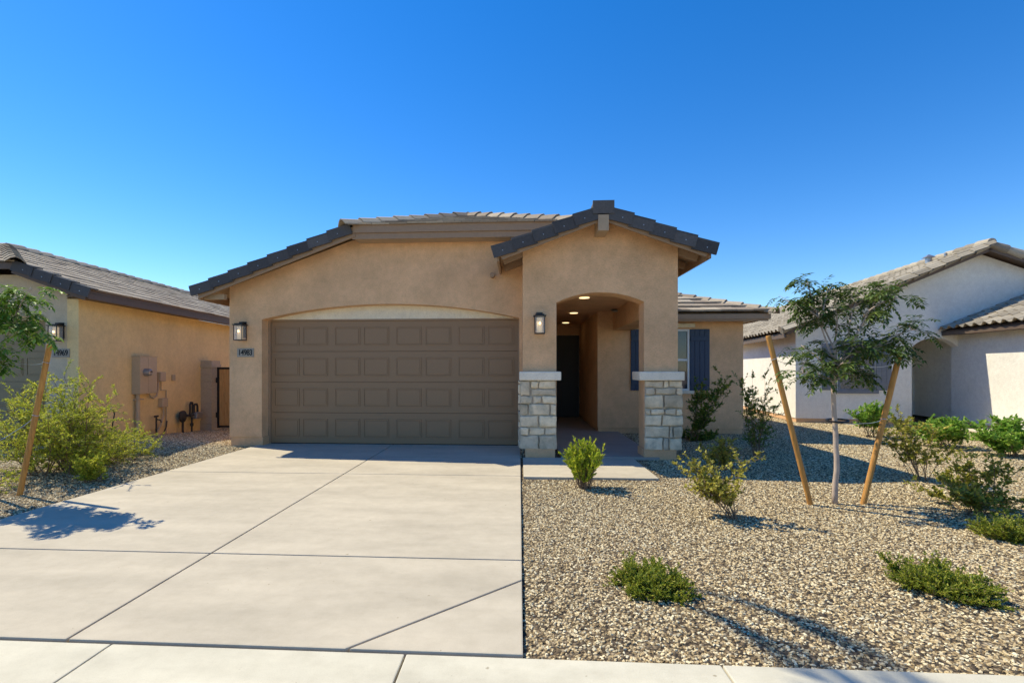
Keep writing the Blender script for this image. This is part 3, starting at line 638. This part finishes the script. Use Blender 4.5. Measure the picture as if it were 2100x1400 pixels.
w.obox((sx, 0, 2.94), dd, (0, 1, 0), nn, 0, 1.46, -.335, -.30, -.16, .03)
w.box(2*hipn.x-cx0, cx0, -.35, -.31, hz-.13, hz-.0); w.box(sx-.04, sx, -.31, 12.4, 2.82, 3.005); w.box(sx-.42, sx-.04, -.30, 12.4, 2.86, 2.885)
link('fascia', w, M['darktrim'], ln, bevel=.004)
def lw(x, y, z): return Vector(LN0)+Matrix.Rotation(LA, 3, 'Z') @ Vector((x, y, z))
lantern(lw(-.33, 0, 2.02), 'black lantern above the 14969 plaque on the left neighbour, partly behind leaves', LA)
plaque(lw(-.33, 0, 1.79), '14969', 'stone number plaque reading 14969 partly behind the leaning stake', LA)
# utilities on the neighbour's side wall (local x faces our house)
def on_wall(name, label, cat, d, z, group=None): return thing(name, label, cat, lw(.002, d, z), LA, group)
t = on_wall('electrical_panel', 'tan electrical service panel with round meter on the neighbour side wall', 'electrical panel', 1.78, .90)
w = MB(); w.box(0, .18, -.30, .30, 0, .86); w.box(.18, .188, -.29, -.03, .02, .84); w.box(.18, .186, -.015, .29, .02, .84); w.box(-.001, .19, -.31, .31, .861, .875); link('cabinet', w, M['panel'], t, bevel=.004)
w = MB(); w.tube([(.186, -.12, .50), (.25, -.12, .50), (.31, -.12, .50), (.325, -.12, .50)], [.09, .085, .075, .05], 20); mt = link('meter', w, M['grey'], t)
w = MB(); w.box(.326, .329, -.155, -.085, .50, .53); link('meter_display', w, M['ink'], mt)
w = MB(); w.tube([(.07, -.2, 0), (.07, -.2, -1.1)], .045, 12); w.box(0, .13, -.26, -.08, -.14, -.11); link('conduit', w, M['panel'], t)
w = MB(); w.tube([(.06, .2, 0), (.08, .22, -.08), (.08, .32, -.13), (.07, .45, -.08), (.06, .52, .06), (.05, .55, .28)], .02, 8); link('cable', w, M['panel'], t, smooth=True)
for d, z, h, lb in ((2.42, 1.17, .23, 'small tan wall box right of the electrical panel'), (2.50, .53, .22, 'small tan wall box low above the cable stubs')):
    t = on_wall('junction_box', lb, 'junction box', d, z, 'junction boxes on the neighbour side wall')
    w = MB(); w.box(0, .12, -.11, .11, 0, h); link('cover', w, M['panel'], t, bevel=.02)
    w = MB()
    if z > 1: w.tube([(.03, .05, 0), (.03, .05, -.22), (.03, .25, -.22), (.03, .25, -1.45)], .014, 8)
    else: w.tube([(.05, .03, 0), (.06, .02, -.2), (.07, -.12, -.45), (.08, -.3, -.62), (.08, -.36, -.8)], .02, 8)
    link('conduit', w, M['panel'], t)
t = on_wall('doorbell_box', 'tiny round-cornered cover high between junction box and gate', 'wall cover', 2.98, 1.17)
w = MB(); w.box(0, .04, -.06, .06, 0, .16); link('cover', w, M['panel'], t, bevel=.015)
t = on_wall('hose_bib', 'dark hose tap standing near the shrub on the neighbour wall', 'tap', 2.18, -.12)
w = MB(); w.tube([(.1, 0, 0), (.1, 0, .45)], .02, 8); w.tube([(.1, -.06, .45), (.1, .06, .45)], .025, 8); w.tube([(.1, 0, .38), (.2, 0, .36), (.22, 0, .3)], .015, 8); w.tube([(.14, .2, 0), (.16, .28, .16), (.13, .36, .3)], .016, 6); link('tap_body', w, M['iron'], t)
t = on_wall('gas_meter', 'dark gas meter with looped pipes beside the wooden gate', 'gas meter', 3.57, -.33)
w = MB(); w.tube([(.12, .05, 0), (.12, .05, .50)], .024, 10); w.tube([(.12, .05, .26), (.12, .05, .34)], .045, 8); w.tube([(.12, -.42, .55), (.12, .34, .55)], .028, 10)
w.tube([(.12, -.03, .55), (.12, -.03, .84), (.12, .0, .90), (.12, .06, .90), (.12, .09, .84), (.12, .09, .6)], .026, 10); w.tube([(.12, .16, .6), (.12, .16, .78), (.12, .2, .84), (.12, .28, .84), (.12, .32, .78), (.12, .32, .6)], .026, 10)
w.tube([(.12, -.36, .54), (.12, -.36, .08)], .03, 10); w.tube([(.12, .05, .55), (0, .05, .55)], .024, 8); link('pipework', w, M['iron'], t, smooth=False)
w = MB(); w.tube([(.06, -.36, .56), (.1, -.36, .56), (.14, -.36, .56), (.18, -.36, .56)], [.08, .155, .155, .08], 20); link('regulator', w, M['iron'], t)
w = MB(); w.box(.04, .22, .12, .42, .44, .62); link('meter_case', w, M['grey'], t, bevel=.03)
# pilaster and gate
gy = 13.6
t = thing('block_pilaster', 'tan concrete block pilaster between neighbour wall and wooden gate', 'pilaster', (-8.92, gy, -.28))
w = MB(); z = -.2
while z < 1.85: w.box(-.17, .17, -.2, .2, z, z+.196); z += .2
w.box(-.19, .19, -.22, .22, 1.8, 1.89); link('block_course', w, M['block'], t, bevel=.005)
t = thing('wooden_gate', 'side yard gate of orange cedar boards in a black metal frame', 'gate', (-7.25, gy, -.22))
w = MB(); w.box(-1.45, -1.39, -.03, .03, 0, 1.75); w.box(1.39, 1.45, -.03, .03, 0, 1.75); w.box(-1.39, 1.39, -.03, .03, 1.69, 1.75); w.box(-1.39, 1.39, -.03, .03, .02, .07); w.tube([(-1.47, 0, .3), (-1.47, 0, .45)], .03, 8); w.tube([(-1.47, 0, 1.3), (-1.47, 0, 1.45)], .03, 8); link('gate_frame', w, M['black'], t)
w = MB(); x = -1.385
while x < 1.3: w.box(x, x+.148, -.02, .0, .07, 1.69); x += .154
link('gate_board', w, M['board'], t, bevel=.002)
# ================================================================ RIGHT NEIGHBOUR
RN0, RA = (8.2, 15.0, -.1), radians(-8)
rn = thing('house', 'white stucco neighbour house at right with barrel tile gable roof', 'house', RN0, RA)
rs_ = .44; pk = 4.65; ev = 2.85
def zr(x): return ev+rs_*(pk-abs(x-pk))+.02
ar = arch_pts(3.0, 4.12, 2.20, 2.46, 14)
w = MB(); w.prism_y([(0, .12), (3.0, .12)]+ar+[(4.12, .12), (9.3, .12), (9.3, zr(9.3)-.14), (pk, zr(pk)-.14), (0, zr(0)-.14)], 0, .25)
link('gable_wall', w, M['white'], rn)
w = MB(); w.box(0, .2, .25, 17, .12, 2.72); w.box(9.1, 9.3, .25, 17, .12, 2.72); w.box(0, 9.3, 17, 17.2, .12, 2.7); link('side_wall', w, M['white'], rn)
w = MB(); w.box(4.12, 4.32, -7, -.0, .12, 2.62); w.box(4.12, 9.3, -7.2, -7, .12, 2.62); w.box(9.1, 9.3, -7, 0, .12, 2.62); link('garage_wall', w, M['white'], rn)
w = MB(); w.box(3.0, 4.4, 2.2, 2.4, .1, 2.7); w.box(2.8, 3.0, .25, 2.4, .1, 2.7); w.box(4.32, 4.5, .25, 2.4, .1, 2.7); w.box(3, 4.4, .25, 2.4, 2.66, 2.7); link('entry_wall', w, M['white'], rn)
w = MB(); w.box(.02, 3.0, .02, .25, -.4, .118); w.box(.02, .2, .25, 17, -.4, .118); w.box(4.14, 4.32, -7, .24, -.4, .118); link('plinth', w, M['plinth'], rn)
w = MB()
z0 = zr(-.4)
rp([(-.4, -.35, z0), (pk, -.35, zr(pk)), (pk, 17.5, zr(pk)), (-.4, 17.5, z0)]); rp([(pk, -.35, zr(pk)), (9.7, -.35, z0), (9.7, 17.5, z0), (pk, 17.5, zr(pk))])
r3 = link('roof', w, M['darktrim'], rn, recalc=True)
Vr = Vector((1, 0, rs_)).normalized(); sl = (pk+.4)*math.sqrt(1+rs_*rs_)
link('roof_tile_slope', stiles((-.44, 17.4, z0-.02), (0, -1, 0), Vr, 17.7, sl, seed=41), M['stile'], r3, clip=[((pk, 0, 0), (1, 0, 0))], smooth=False)
link('roof_tile_slope', stiles((9.74, -.3, z0-.02), (0, 1, 0), Vector((-1, 0, rs_)), 17.7, sl, seed=42), M['stile'], r3, clip=[((pk, 0, 0), (-1, 0, 0))])
cp = MB()
def barrel(A, B, mb, r=.11, ln_=.4):
    A, B = Vector(A), Vector(B); n = max(1, int((B-A).length/ln_)); st = (B-A)/n
    for i in range(n): mb.tube([A+st*i-st.normalized()*.02, A+st*(i+1)+st.normalized()*.02], [r+.022, r-.012], 12)
barrel((-.5, -.32, z0+.03), (pk, -.32, zr(pk)+.05), cp); barrel((9.8, -.32, z0+.03), (pk, -.32, zr(pk)+.05), cp); barrel((pk, 17.4, zr(pk)+.07), (pk, -.4, zr(pk)+.09), cp, .12)
link('ridge_cap', cp, M['stile'], r3)
w = MB(); nn = Vector((-rs_, 0, 1)).normalized(); w.obox((-.4, 0, z0), Vr, (0, 1, 0), nn, 0, sl, -.36, -.32, -.13, -.03)
Vq = Vector((-1, 0, rs_)).normalized(); nn2 = Vector((rs_, 0, 1)).normalized(); w.obox((9.7, 0, z0), Vq, (0, 1, 0), nn2, 0, sl, -.36, -.32, -.13, -.03)
w.box(-.40, -.36, -.3, 17.4, z0-.2, z0-.045); link('fascia', w, M['darktrim'], rn)
# garage wing roof of the right neighbour: slope facing left, running toward the street
gx = 3.72; gzz = 2.68
w = MB(); rp([(gx, -7.5, gzz), (gx, -.002, gzz), (6.7, -.002, gzz+rs_*(6.7-gx)), (6.7, -7.5, gzz+rs_*(6.7-gx))]); rp([(6.7, -7.5, gzz+rs_*(6.7-gx)), (6.7, -.002, gzz+rs_*(6.7-gx)), (9.7, -.002, gzz), (9.7, -7.5, gzz)])
r4 = link('garage_roof', w, M['darktrim'], rn, recalc=True)
link('roof_tile_slope', stiles((gx-.05, -.02, gzz-.02), (0, -1, 0), Vr, 7.3, 3.3, seed=43), M['stile'], r4, clip=[((6.7, 0, 0), (1, 0, 0))])
w = MB(); w.box(gx, gx+.04, -7.5, -.02, gzz-.17, gzz-.04); w.box(gx+.04, 4.12, -7.4, -.02, gzz-.15, gzz-.13); link('fascia', w, M['darktrim'], rn)
link('window_head', MB().box(1.05, 2.15, -.05, 0, 2.33, 2.42), M['slate'], rn, bevel=.006); link('window_sill', MB().box(1.05, 2.15, -.06, 0, .87, .96), M['slate'], rn, bevel=.006)
window(rn, 1.13, 2.07, .96, 2.33, -.02, mat='slate')
for xa in (.70, 2.10):
    w = MB(); 
    for i in range(3): w.box(xa+.13*i, xa+.13*i+.125, -.03, 0, .96, 2.33)
    for zz in (1.1, 2.1): w.box(xa+.01, xa+.375, -.045, -.03, zz, zz+.09)
    link('shutter', w, M['slate'], rn, bevel=.003)
def roof_pt(x, y, dz=0):
    return Vector(RN0)+Matrix.Rotation(RA, 3, 'Z') @ Vector((x, y, zr(x)+dz))
w = MB(); w.tube([(4.3, 1.5, zr(4.3)-.1), (4.3, 1.5, zr(4.3)+.26)], .085, 12); w.tube([(4.3, 1.5, zr(4.3)+.26), (4.3, 1.5, zr(4.3)+.36)], [.19, .02], 4); link('roof_vent', w, M['grey'], r3)
w = MB(); w.tube([(4.5, 1.1, zr(4.5)-.1), (4.5, 1.1, zr(4.5)+.22)], .035, 10); link('vent_pipe', w, M['grey'], r3)
# ================================================================ PLANTS
UP = Vector((0, 0, 1))
def curve_pts(p, d, ln_, n, r, bend=.25, grav=0):
    pts = [Vector(p)]; d = d.normalized()
    for i in range(n):
        d = (d+Vector((r.uniform(-bend, bend), r.uniform(-bend, bend), r.uniform(-bend, bend)*.6-grav))).normalized()
        pts.append(pts[-1]+d*ln_/n)
    return pts
def rdir(r, tilt):
    a = r.uniform(0, 2*pi); t_ = tilt; return Vector((cos(a)*sin(t_), sin(a)*sin(t_), cos(t_)))
def compound(mb, p, d, r, ln_, pairs, ll, lw_, droop=.5):
    d = d.normalized(); cur = Vector(p); st = ln_/pairs
    side = d.cross(UP); side = side.normalized() if side.length > .05 else Vector((1, 0, 0))
    for i in range(pairs):
        d = (d-UP*droop/pairs).normalized(); cur = cur+d*st
        for s_ in (-1, 1):
            q = (side*s_+d*.55+UP*r.uniform(-.35, .15)+Vector((r.uniform(-.15, .15),)*3)).normalized()
            mb.leaf(cur, q, UP, ll*r.uniform(.75, 1.15), lw_)
    mb.leaf(cur, d, UP, ll, lw_)
def plant(name, label, loc, cat, spec, mat, group=None, seed=1, extra=None):
    """spec: dict(h, spread, stems, tw (twigs per stem), leaves per twig, ll, lw, tilt, comp)"""
    r = random.Random(seed); t = thing(name, label, cat, loc, 0, group); st, lf, fl = MB(), MB(), MB()
    sp = spec
    for k in range(sp['stems']):
        lean = sp.get('lean', (0, 0)); d = rdir(r, r.uniform(sp['tilt'][0], sp['tilt'][1]))+Vector((lean[0], lean[1], 0)); hl = sp['h']*r.uniform(.6, 1.05)
        p0 = Vector((r.uniform(-1, 1)*sp.get('foot', .04), r.uniform(-1, 1)*sp.get('foot', .04), -.03))
        pts = curve_pts(p0, d, hl, 7, r, sp.get('bend', .18), sp.get('grav', 0)); R0 = sp.get('rad', .008)
        st.tube(pts, [R0*(1-.8*i/7) for i in range(8)], 5)
        for q in range(sp['tw']):
            f = r.uniform(sp.get('low', .2), 1)**.8*7; i = min(6, int(f)); p = pts[i].lerp(pts[i+1], f-i)
            ax = (pts[i+1]-pts[i]).normalized(); dd = (ax*sp.get('along', .6)+rdir(r, r.uniform(.6, 1.9))*1.0); tl = sp['tl']*r.uniform(.5, 1.2)
            tp = curve_pts(p, dd, tl, 4, r, .2, sp.get('tg', 0)); st.tube(tp, [R0*.35]*4+[R0*.15], 3, cap=False)
            for m_ in range(int(sp['lv']*1.3)):
                g_ = r.uniform(.1, 1)*4; j = min(3, int(g_)); pp = tp[j].lerp(tp[j+1], g_-j); ta = (tp[j+1]-tp[j]).normalized()
                if sp.get('comp'): compound(lf, pp, ta*.5+rdir(r, r.uniform(.5, 1.8)), r, sp['comp'][0]*r.uniform(.7, 1.2), sp['comp'][1], sp['ll'], sp['lw'], sp.get('droop', .5))
                else: lf.leaf(pp, ta*sp.get('la', .7)+rdir(r, r.uniform(.3, 2.2)), rdir(r, r.uniform(0, .9)), sp['ll']*1.25*r.uniform(.6, 1.25), sp['lw']*1.5*r.uniform(.7, 1.2))
            if sp.get('flower') and r.random() < sp['flower']:
                for m_ in range(4): fl.leaf(tp[-1], rdir(r, r.uniform(0, 1.6)), UP, .03, .02)
    for zz in (st, lf, fl):                     # nothing below the gravel
        zz.v = [(x, y, max(z, -.04)) for x, y, z in zz.v]
    link('stem', st, M['twig'], t); link('foliage', lf, L[mat], t)
    if fl.v: link('flower', fl, L['orange'], t)
    return t
def gp(px, py): p = at(px, z=-.035, py=py); return (p.x, p.y, ghz(p.x, p.y))
SG1 = 'shrubs planted in the gravel beds'
# big feathery shrub at left: several canes
plant('feathery_shrub', 'large yellow-green feathery shrub in front of the left neighbour garage', gp(130, 975), 'shrub',
      dict(h=1.35, stems=34, tilt=(.1, 1.15), tw=22, tl=.34, lv=30, ll=.034, lw=.0085, foot=.28, grav=.05, bend=.16, rad=.009, low=.12, la=1.0, tg=.1), 'feather', SG1, 3)
plant('feathery_shrub', 'lower yellow-green feathery shrub below the electrical panel', gp(225, 955), 'shrub',
      dict(h=.85, stems=24, tilt=(.3, 1.3), tw=18, tl=.28, lv=26, ll=.032, lw=.0085, foot=.2, grav=.07, bend=.16, rad=.007, low=.12, la=1.0, tg=.1), 'feather', SG1, 4)
plant('young_shrub', 'small upright shrub at the foot of the feathery shrub beside the driveway', gp(190, 990), 'shrub',
      dict(h=.36, stems=14, tilt=(0, .4), tw=12, tl=.12, lv=22, ll=.03, lw=.010, foot=.1, rad=.005, low=.1, la=1.0), 'feather', SG1, 5)
plant('pencil_shrub', 'compact upright yellow-green shrub in front of the porch path', gp(1200, 1002), 'shrub',
      dict(h=.55, stems=46, tilt=(.0, .55), tw=9, tl=.13, lv=22, ll=.035, lw=.009, foot=.07, bend=.07, rad=.006, low=.2, along=2.2, la=2.2), 'pencil', SG1, 6)
plant('leafy_shrub', 'sparse yellowish shrub leaning left between path and left pole', gp(1512, 1065), 'shrub',
      dict(h=.70, stems=10, tilt=(.0, .45), tw=12, tl=.22, lv=13, ll=.036, lw=.02, foot=.06, lean=(-.42, .25), bend=.2, low=.25, rad=.006), 'yellow', SG1, 7)
plant('leafy_shrub', 'yellow-green low shrub behind the sparse yellowish one', gp(1472, 962), 'shrub',
      dict(h=.48, stems=13, tilt=(.1, .8), tw=10, tl=.14, lv=12, ll=.034, lw=.018, foot=.08, low=.25, rad=.005), 'yellow', SG1, 8)
plant('leafy_shrub', 'tall dark green shrub with arching tip under the right navy shutter', gp(1418, 905), 'shrub',
      dict(h=1.5, stems=10, tilt=(.0, .35), tw=13, tl=.24, lv=15, ll=.06, lw=.024, foot=.08, lean=(.42, -.05), bend=.12, low=.12, rad=.007), 'dark', SG1, 9)
plant('ground_cover_shrub', 'flat dark green shrub at the foot of the right stone column', gp(1430, 902), 'shrub',
      dict(h=.40, stems=16, tilt=(.7, 1.4), tw=9, tl=.14, lv=14, ll=.04, lw=.022, foot=.1, grav=.05, low=.1, rad=.005), 'dark', SG1, 10)
plant('flowering_shrub', 'tall shrub with orange flowers at the right corner of the tan house', gp(1550, 935), 'shrub',
      dict(h=1.42, stems=12, tilt=(.0, .42), tw=15, tl=.20, lv=12, ll=.042, lw=.017, foot=.07, bend=.1, low=.1, rad=.006, flower=.12), 'dark', SG1, 11)
plant('leafy_shrub', 'bright green round shrub between trunk and right pole', gp(1785, 893), 'shrub',
      dict(h=.82, stems=13, tilt=(.05, .65), tw=12, tl=.2, lv=14, ll=.06, lw=.028, foot=.07, low=.3, rad=.007), 'bright', SG1, 12)
plant('leafy_shrub', 'upright olive shrub just right of the right pole', gp(1888, 985), 'shrub',
      dict(h=.98, stems=12, tilt=(.05, .6), tw=14, tl=.19, lv=12, ll=.036, lw=.02, foot=.06, lean=(-.16, 0), low=.25, rad=.006), 'olive', SG1, 13)
plant('leafy_shrub', 'bright green spreading shrub behind the upright olive one', gp(1932, 915), 'shrub',
      dict(h=.62, stems=16, tilt=(.2, .9), tw=12, tl=.22, lv=14, ll=.06, lw=.03, foot=.1, low=.3, rad=.007), 'bright', SG1, 14)
plant('leafy_shrub', 'bushy bright green shrub at the right edge by the neighbour wall', gp(2078, 935), 'shrub',
      dict(h=.68, stems=20, tilt=(.1, .85), tw=14, tl=.22, lv=15, ll=.06, lw=.028, foot=.12, low=.15, rad=.007), 'bright', SG1, 15)
plant('leafy_shrub', 'wide sprawling olive shrub nearest the right edge', gp(2010, 1050), 'shrub',
      dict(h=.56, stems=16, tilt=(.2, 1.1), tw=14, tl=.19, lv=12, ll=.036, lw=.02, foot=.08, low=.25, rad=.007, grav=.02), 'olive', SG1, 16)
JG = 'low spreading shrubs in the front gravel'
for (px, py, sx_, lb, sd) in ((1338, 1205, .15, 'low spreading green shrub right of the driveway in front gravel', 17), (1925, 1205, .20, 'low spreading green shrub in the front right gravel', 18), (2085, 1105, .25, 'low spreading green shrub cut by the right edge', 19)):
    plant('spreading_shrub', lb, gp(px, py), 'shrub', dict(h=sx_, stems=80, tilt=(.75, 1.5), tw=14, tl=.09, lv=18, ll=.017, lw=.007, foot=.14, grav=-.02, bend=.2, low=.15, rad=.004, la=1.2, along=1.3), 'juniper', JG, sd)
# staked trees
def tree(label, loc, trunk, limbs, mat, seed, comp, tape=False, nl=15):
    r = random.Random(seed); t = thing('young_tree', label, 'tree', loc, 0, 'young staked trees'); tk, cr = MB(), MB()
    tr = [Vector(p) for p in trunk]; fine = []
    for i in range(len(tr)-1):
        for k in range(4): fine.append(tr[i].lerp(tr[i+1], k/4)+Vector((r.uniform(-.004, .004), r.uniform(-.004, .004), 0)))
    fine.append(tr[-1]); n = len(fine); tk.tube(fine, [.030*(1-.5*i/n) for i in range(n)], 10)
    for a, e, dens in limbs:
        a, e = Vector(a), Vector(e); mid = a.lerp(e, .5)+Vector((r.uniform(-.05, .05), r.uniform(-.08, .08), .06)); pts = []
        for k in range(7): f = k/6; pts.append(a*(1-f)**2+mid*2*f*(1-f)+e*f*f)
        tk.tube(pts, [.009*(1-.75*k/6)+.002 for k in range(7)], 6)
        for q in range(int(dens*nl)):
            f = r.uniform(.35, 1)*6; i = min(5, int(f)); p = pts[i].lerp(pts[i+1], f-i); ax = (pts[i+1]-pts[i]).normalized()
            tp = curve_pts(p, ax*.7+rdir(r, r.uniform(.4, 1.9)), r.uniform(.08, .21), 4, r, .25, .03); tk.tube(tp, [.004, .0035, .003, .002, .0015], 4, cap=False)
            for w_ in range(5):
                j = r.randint(1, 3); compound(cr, tp[j+1], (tp[j+1]-tp[j]).normalized()*.4+rdir(r, r.uniform(.7, 2.1)), r, comp[0]*r.uniform(.6, 1.2), comp[1], comp[2], comp[3], 1.15)
    link('trunk', tk, M['bark'], t, smooth=True); link('crown', cr, L[mat], t)
    if tape:
        w = MB(); w.obox((0, 0, 0), (.8, 0, -.6), (0, 1, 0), (.6, 0, .8), -.1, .06, -.01, .01, 0, .004); w.v = [(x+tape[0], y+tape[1], z+tape[2]) for x, y, z in w.v]; link('tape', w, M['teal'], t)
    return t
TB = Vector(gp(1712, 1033)); k = TB.y/1.04/1000     # metres per pixel at the right-hand tree
def q_(px, py, dy=0): return ((px-1712)*k*.96+dy*.6, dy, (1033-py)*k)
trunk = [q_(1712, 1036), q_(1716, 940), q_(1711, 850), q_(1709, 790), q_(1711, 740), q_(1712, 700)]
rt = random.Random(5)
def dz(): return rt.uniform(-.35, .35)
limbs = [(q_(1711, 745), q_(1655, 575, dz()), 2.2), (q_(1690, 660), q_(1600, 610, dz()), 1.5), (q_(1685, 650), q_(1700, 585, dz()), 1.5), (q_(1712, 720), q_(1660, 625, .2), 1.4),
         (q_(1712, 760), q_(1790, 640, dz()), 1.6), (q_(1750, 700), q_(1820, 585, dz()), 2.2), (q_(1740, 690), q_(1770, 590, dz()), 1.7), (q_(1770, 650), q_(1830, 620, dz()), 1.4),
         (q_(1712, 775), q_(1830, 700, dz()), 1.8), (q_(1790, 715), q_(1885, 672, dz()), 1.8), (q_(1780, 720), q_(1845, 730, dz()), 1.2),
         (q_(1711, 770), q_(1640, 705, dz()), 1.5), (q_(1711, 780), q_(1640, 765, dz()), 1.9), (q_(1712, 780), q_(1775, 775, dz()), 1.6), (q_(1712, 745), q_(1770, 720, -.2), 1.5),
         (q_(1711, 785), q_(1680, 790, dz()), 1.0), (q_(1712, 700), q_(1715, 640, 0), 1.0), (q_(1712, 760), q_(1735, 745, -.3), 1.0)]
tree('young tree with pale trunk and sparse dark leaves between two poles', TB, trunk, limbs, 'tree', 9, (.17, 5, .070, .027), nl=4.6)
TL = Vector((-6.08, 5.25, ghz(-6.08, 5.25))); kk = .0055
def ql(px, py, dy=0): return ((px+8)*kk+dy*-.8, dy, (1020-py)*kk)
limbs = [(ql(-8, 770), ql(60, 650, -.1), .6), (ql(30, 690), ql(95, 590, -.2), 1.8), (ql(30, 690), ql(110, 680, -.25), 2.2), (ql(-8, 740), ql(20, 600, .1), 1.8), (ql(0, 700), ql(55, 600, -.2), 1.6),
         (ql(-8, 780), ql(35, 735, -.1), 1.9), (ql(-8, 760), ql(-110, 600, .3), 2), (ql(-8, 700), ql(-60, 560, -.2), 2), (ql(-8, 760), ql(-90, 700, -.3), 2), (ql(-8, 720), ql(-10, 570, -.4), 1.6)]
tree('bright green young tree cut by the left edge beside a leaning pole', TL, [ql(-8, 1025), ql(-6, 900), ql(-9, 780), ql(-8, 690)], limbs, 'lefttree', 12, (.17, 5, .078, .032), tape=(.075, -.05, 1.72), nl=4.2)
# poles (stakes) with tie wires
def pole(label, base, top, wires):
    t = thing('support_pole', label, 'support pole', base, 0, 'wooden poles staking the young trees'); d = Vector(top)-Vector(base); r = random.Random(int(base[0]*10))
    w = MB(); w.tube([d*f for f in (-.08, .0, .25, .5, .75, .992, 1.0)], [.028]*5+[.028, .024], 14); link('pole', w, M['stake'], t, smooth=False, bevel=0)
    for f, tgt in wires:
        w = MB(); c = d*f; ax = d.normalized(); a = ax.orthogonal().normalized(); b = ax.cross(a)
        w.tube([c+(a*cos(q*pi/6)+b*sin(q*pi/6))*.031+ax*.003*sin(q) for q in range(14)], .0035, 4)
        tg = Vector(tgt)-Vector(base); w.tube([c.lerp(tg, s_/8)+Vector((0, 0, -.05*sin(pi*s_/8)+.008*sin(s_*5))) for s_ in range(9)], .003, 4)
        link('tie_wire', w, M['white_m'], t)
b1, b2 = Vector(gp(1662, 1035)), Vector(gp(1770, 1033))
t1 = Vector((b1.x+(1577-1662)*k*.96, b1.y+.02, b1.z+(1035-690)*k)); t2 = Vector((b2.x+(1848-1770)*k*.96, b2.y+.02, b2.z+(1033-722)*k))
tk1 = TB+Vector(q_(1712, 748)); tk2 = TB+Vector(q_(1712, 862))
pole('left wooden pole leaning outward from the pale-trunked tree', b1, t1, [(.86, tk1)])
pole('right wooden pole leaning outward from the pale-trunked tree', b2, t2, [(.56, tk2), (.93, tk1)])
b3 = Vector(gp(40, 1020)); t3 = Vector((b3.x+65*kk, b3.y+.02, b3.z+322*kk))
pole('wooden pole at the far left standing before the feathery shrub', b3, t3, [(.53, TL+Vector((0, 0, .62))), (.88, TL+Vector((0, 0, 1.6)))])
def tie(loc, label, r_=.062):
    w = MB(); w.tube([(r_*1.9*cos(q*pi/8), r_*sin(q*pi/8), .012*sin(q*pi/8)) for q in range(17)], .011, 6)
    o = link('tree_tie', w, M['black'], smooth=True); o.location = loc; o['label'] = label; o['category'] = 'tree tie'; o['group'] = 'black rubber tree ties'
tie(tk2+Vector((.03, 0, 0)), 'black rubber tie looped low round the pale trunk'); tie(tk1+Vector((0, 0, 0)), 'black rubber tie high on the pale trunk inside the crown')
# drip line loop
p = Vector(gp(232, 950)); w = MB(); w.tube([p+Vector(v) for v in ((-.02, 0, .1), (.03, -.1, .35), (.08, -.1, .6), (.11, -.1, .75), (.08, -.1, .83), (.0, -.1, .83))], .009, 6)
o = link('drip_hose', w, M['black'], smooth=True); o['label'] = 'black drip hose curling out of the feathery shrub'; o['category'] = 'hose'

# unseen palm added behind the camera, fronds shaped to shadow the front gravel
def sh(gx, gy, z): return Vector((gx-.72*z, gy+.29*z, z))
pc = sh(1.8, 1.55, 7.0); base = Vector((pc.x-.5, .25, -.05))
t = thing('added_shadow_palm', 'unseen leaning palm, added behind the camera, whose frond shades the front gravel', 'tree', base)
w = MB(); w.tube([(pc-base)*f+Vector((0, -.5*sin(pi*f)*.6, 0)) for f in [i/14 for i in range(15)]], [.14-.05*i/14 for i in range(15)], 12); link('trunk', w, M['bark'], t, smooth=True)
rf_ = random.Random(4)
def frond(pts, ll):
    pts = [Vector(p)-base for p in pts]; w = MB(); fine = []
    for i in range(len(pts)-1):
        for k_ in range(6): fine.append(pts[i].lerp(pts[i+1], k_/6))
    fine.append(pts[-1]); n = len(fine); w.tube(fine, [.022*(1-.8*i/n) for i in range(n)], 5)
    for i in range(5, n-1):
        d = (fine[i+1]-fine[i-1]).normalized(); sd = d.cross(UP).normalized(); f = i/n
        for s_ in (-1, 1):
            for q in range(2): w.leaf(fine[i].lerp(fine[i+1], q/2), sd*s_+d*1.1-UP*rf_.uniform(.3, 1.0), UP, ll*(1-.5*f)*rf_.uniform(.8, 1.1), .028)
    link('frond', w, L['dark'], t)
frond([pc, sh(1.86, 2.2, 7.35), sh(1.86, 2.7, 7.3), sh(1.7, 3.03, 7.1), sh(1.45, 3.25, 6.7), sh(1.12, 3.43, 6.2)], .30)
frond([pc, sh(1.6, 2.2, 7.25), sh(1.45, 2.7, 7.0), sh(1.22, 3.05, 6.5)], .42)
for a in (-2.7, -2.1, -1.5, -.9, -.3, 3.6, 5.7):
    dv = Vector((cos(a), sin(a), 0)); frond([pc, pc+dv*.5+UP*.4, pc+dv*1.0+UP*.4, pc+dv*1.5+UP*.1, pc+dv*1.85-UP*.45], .36)
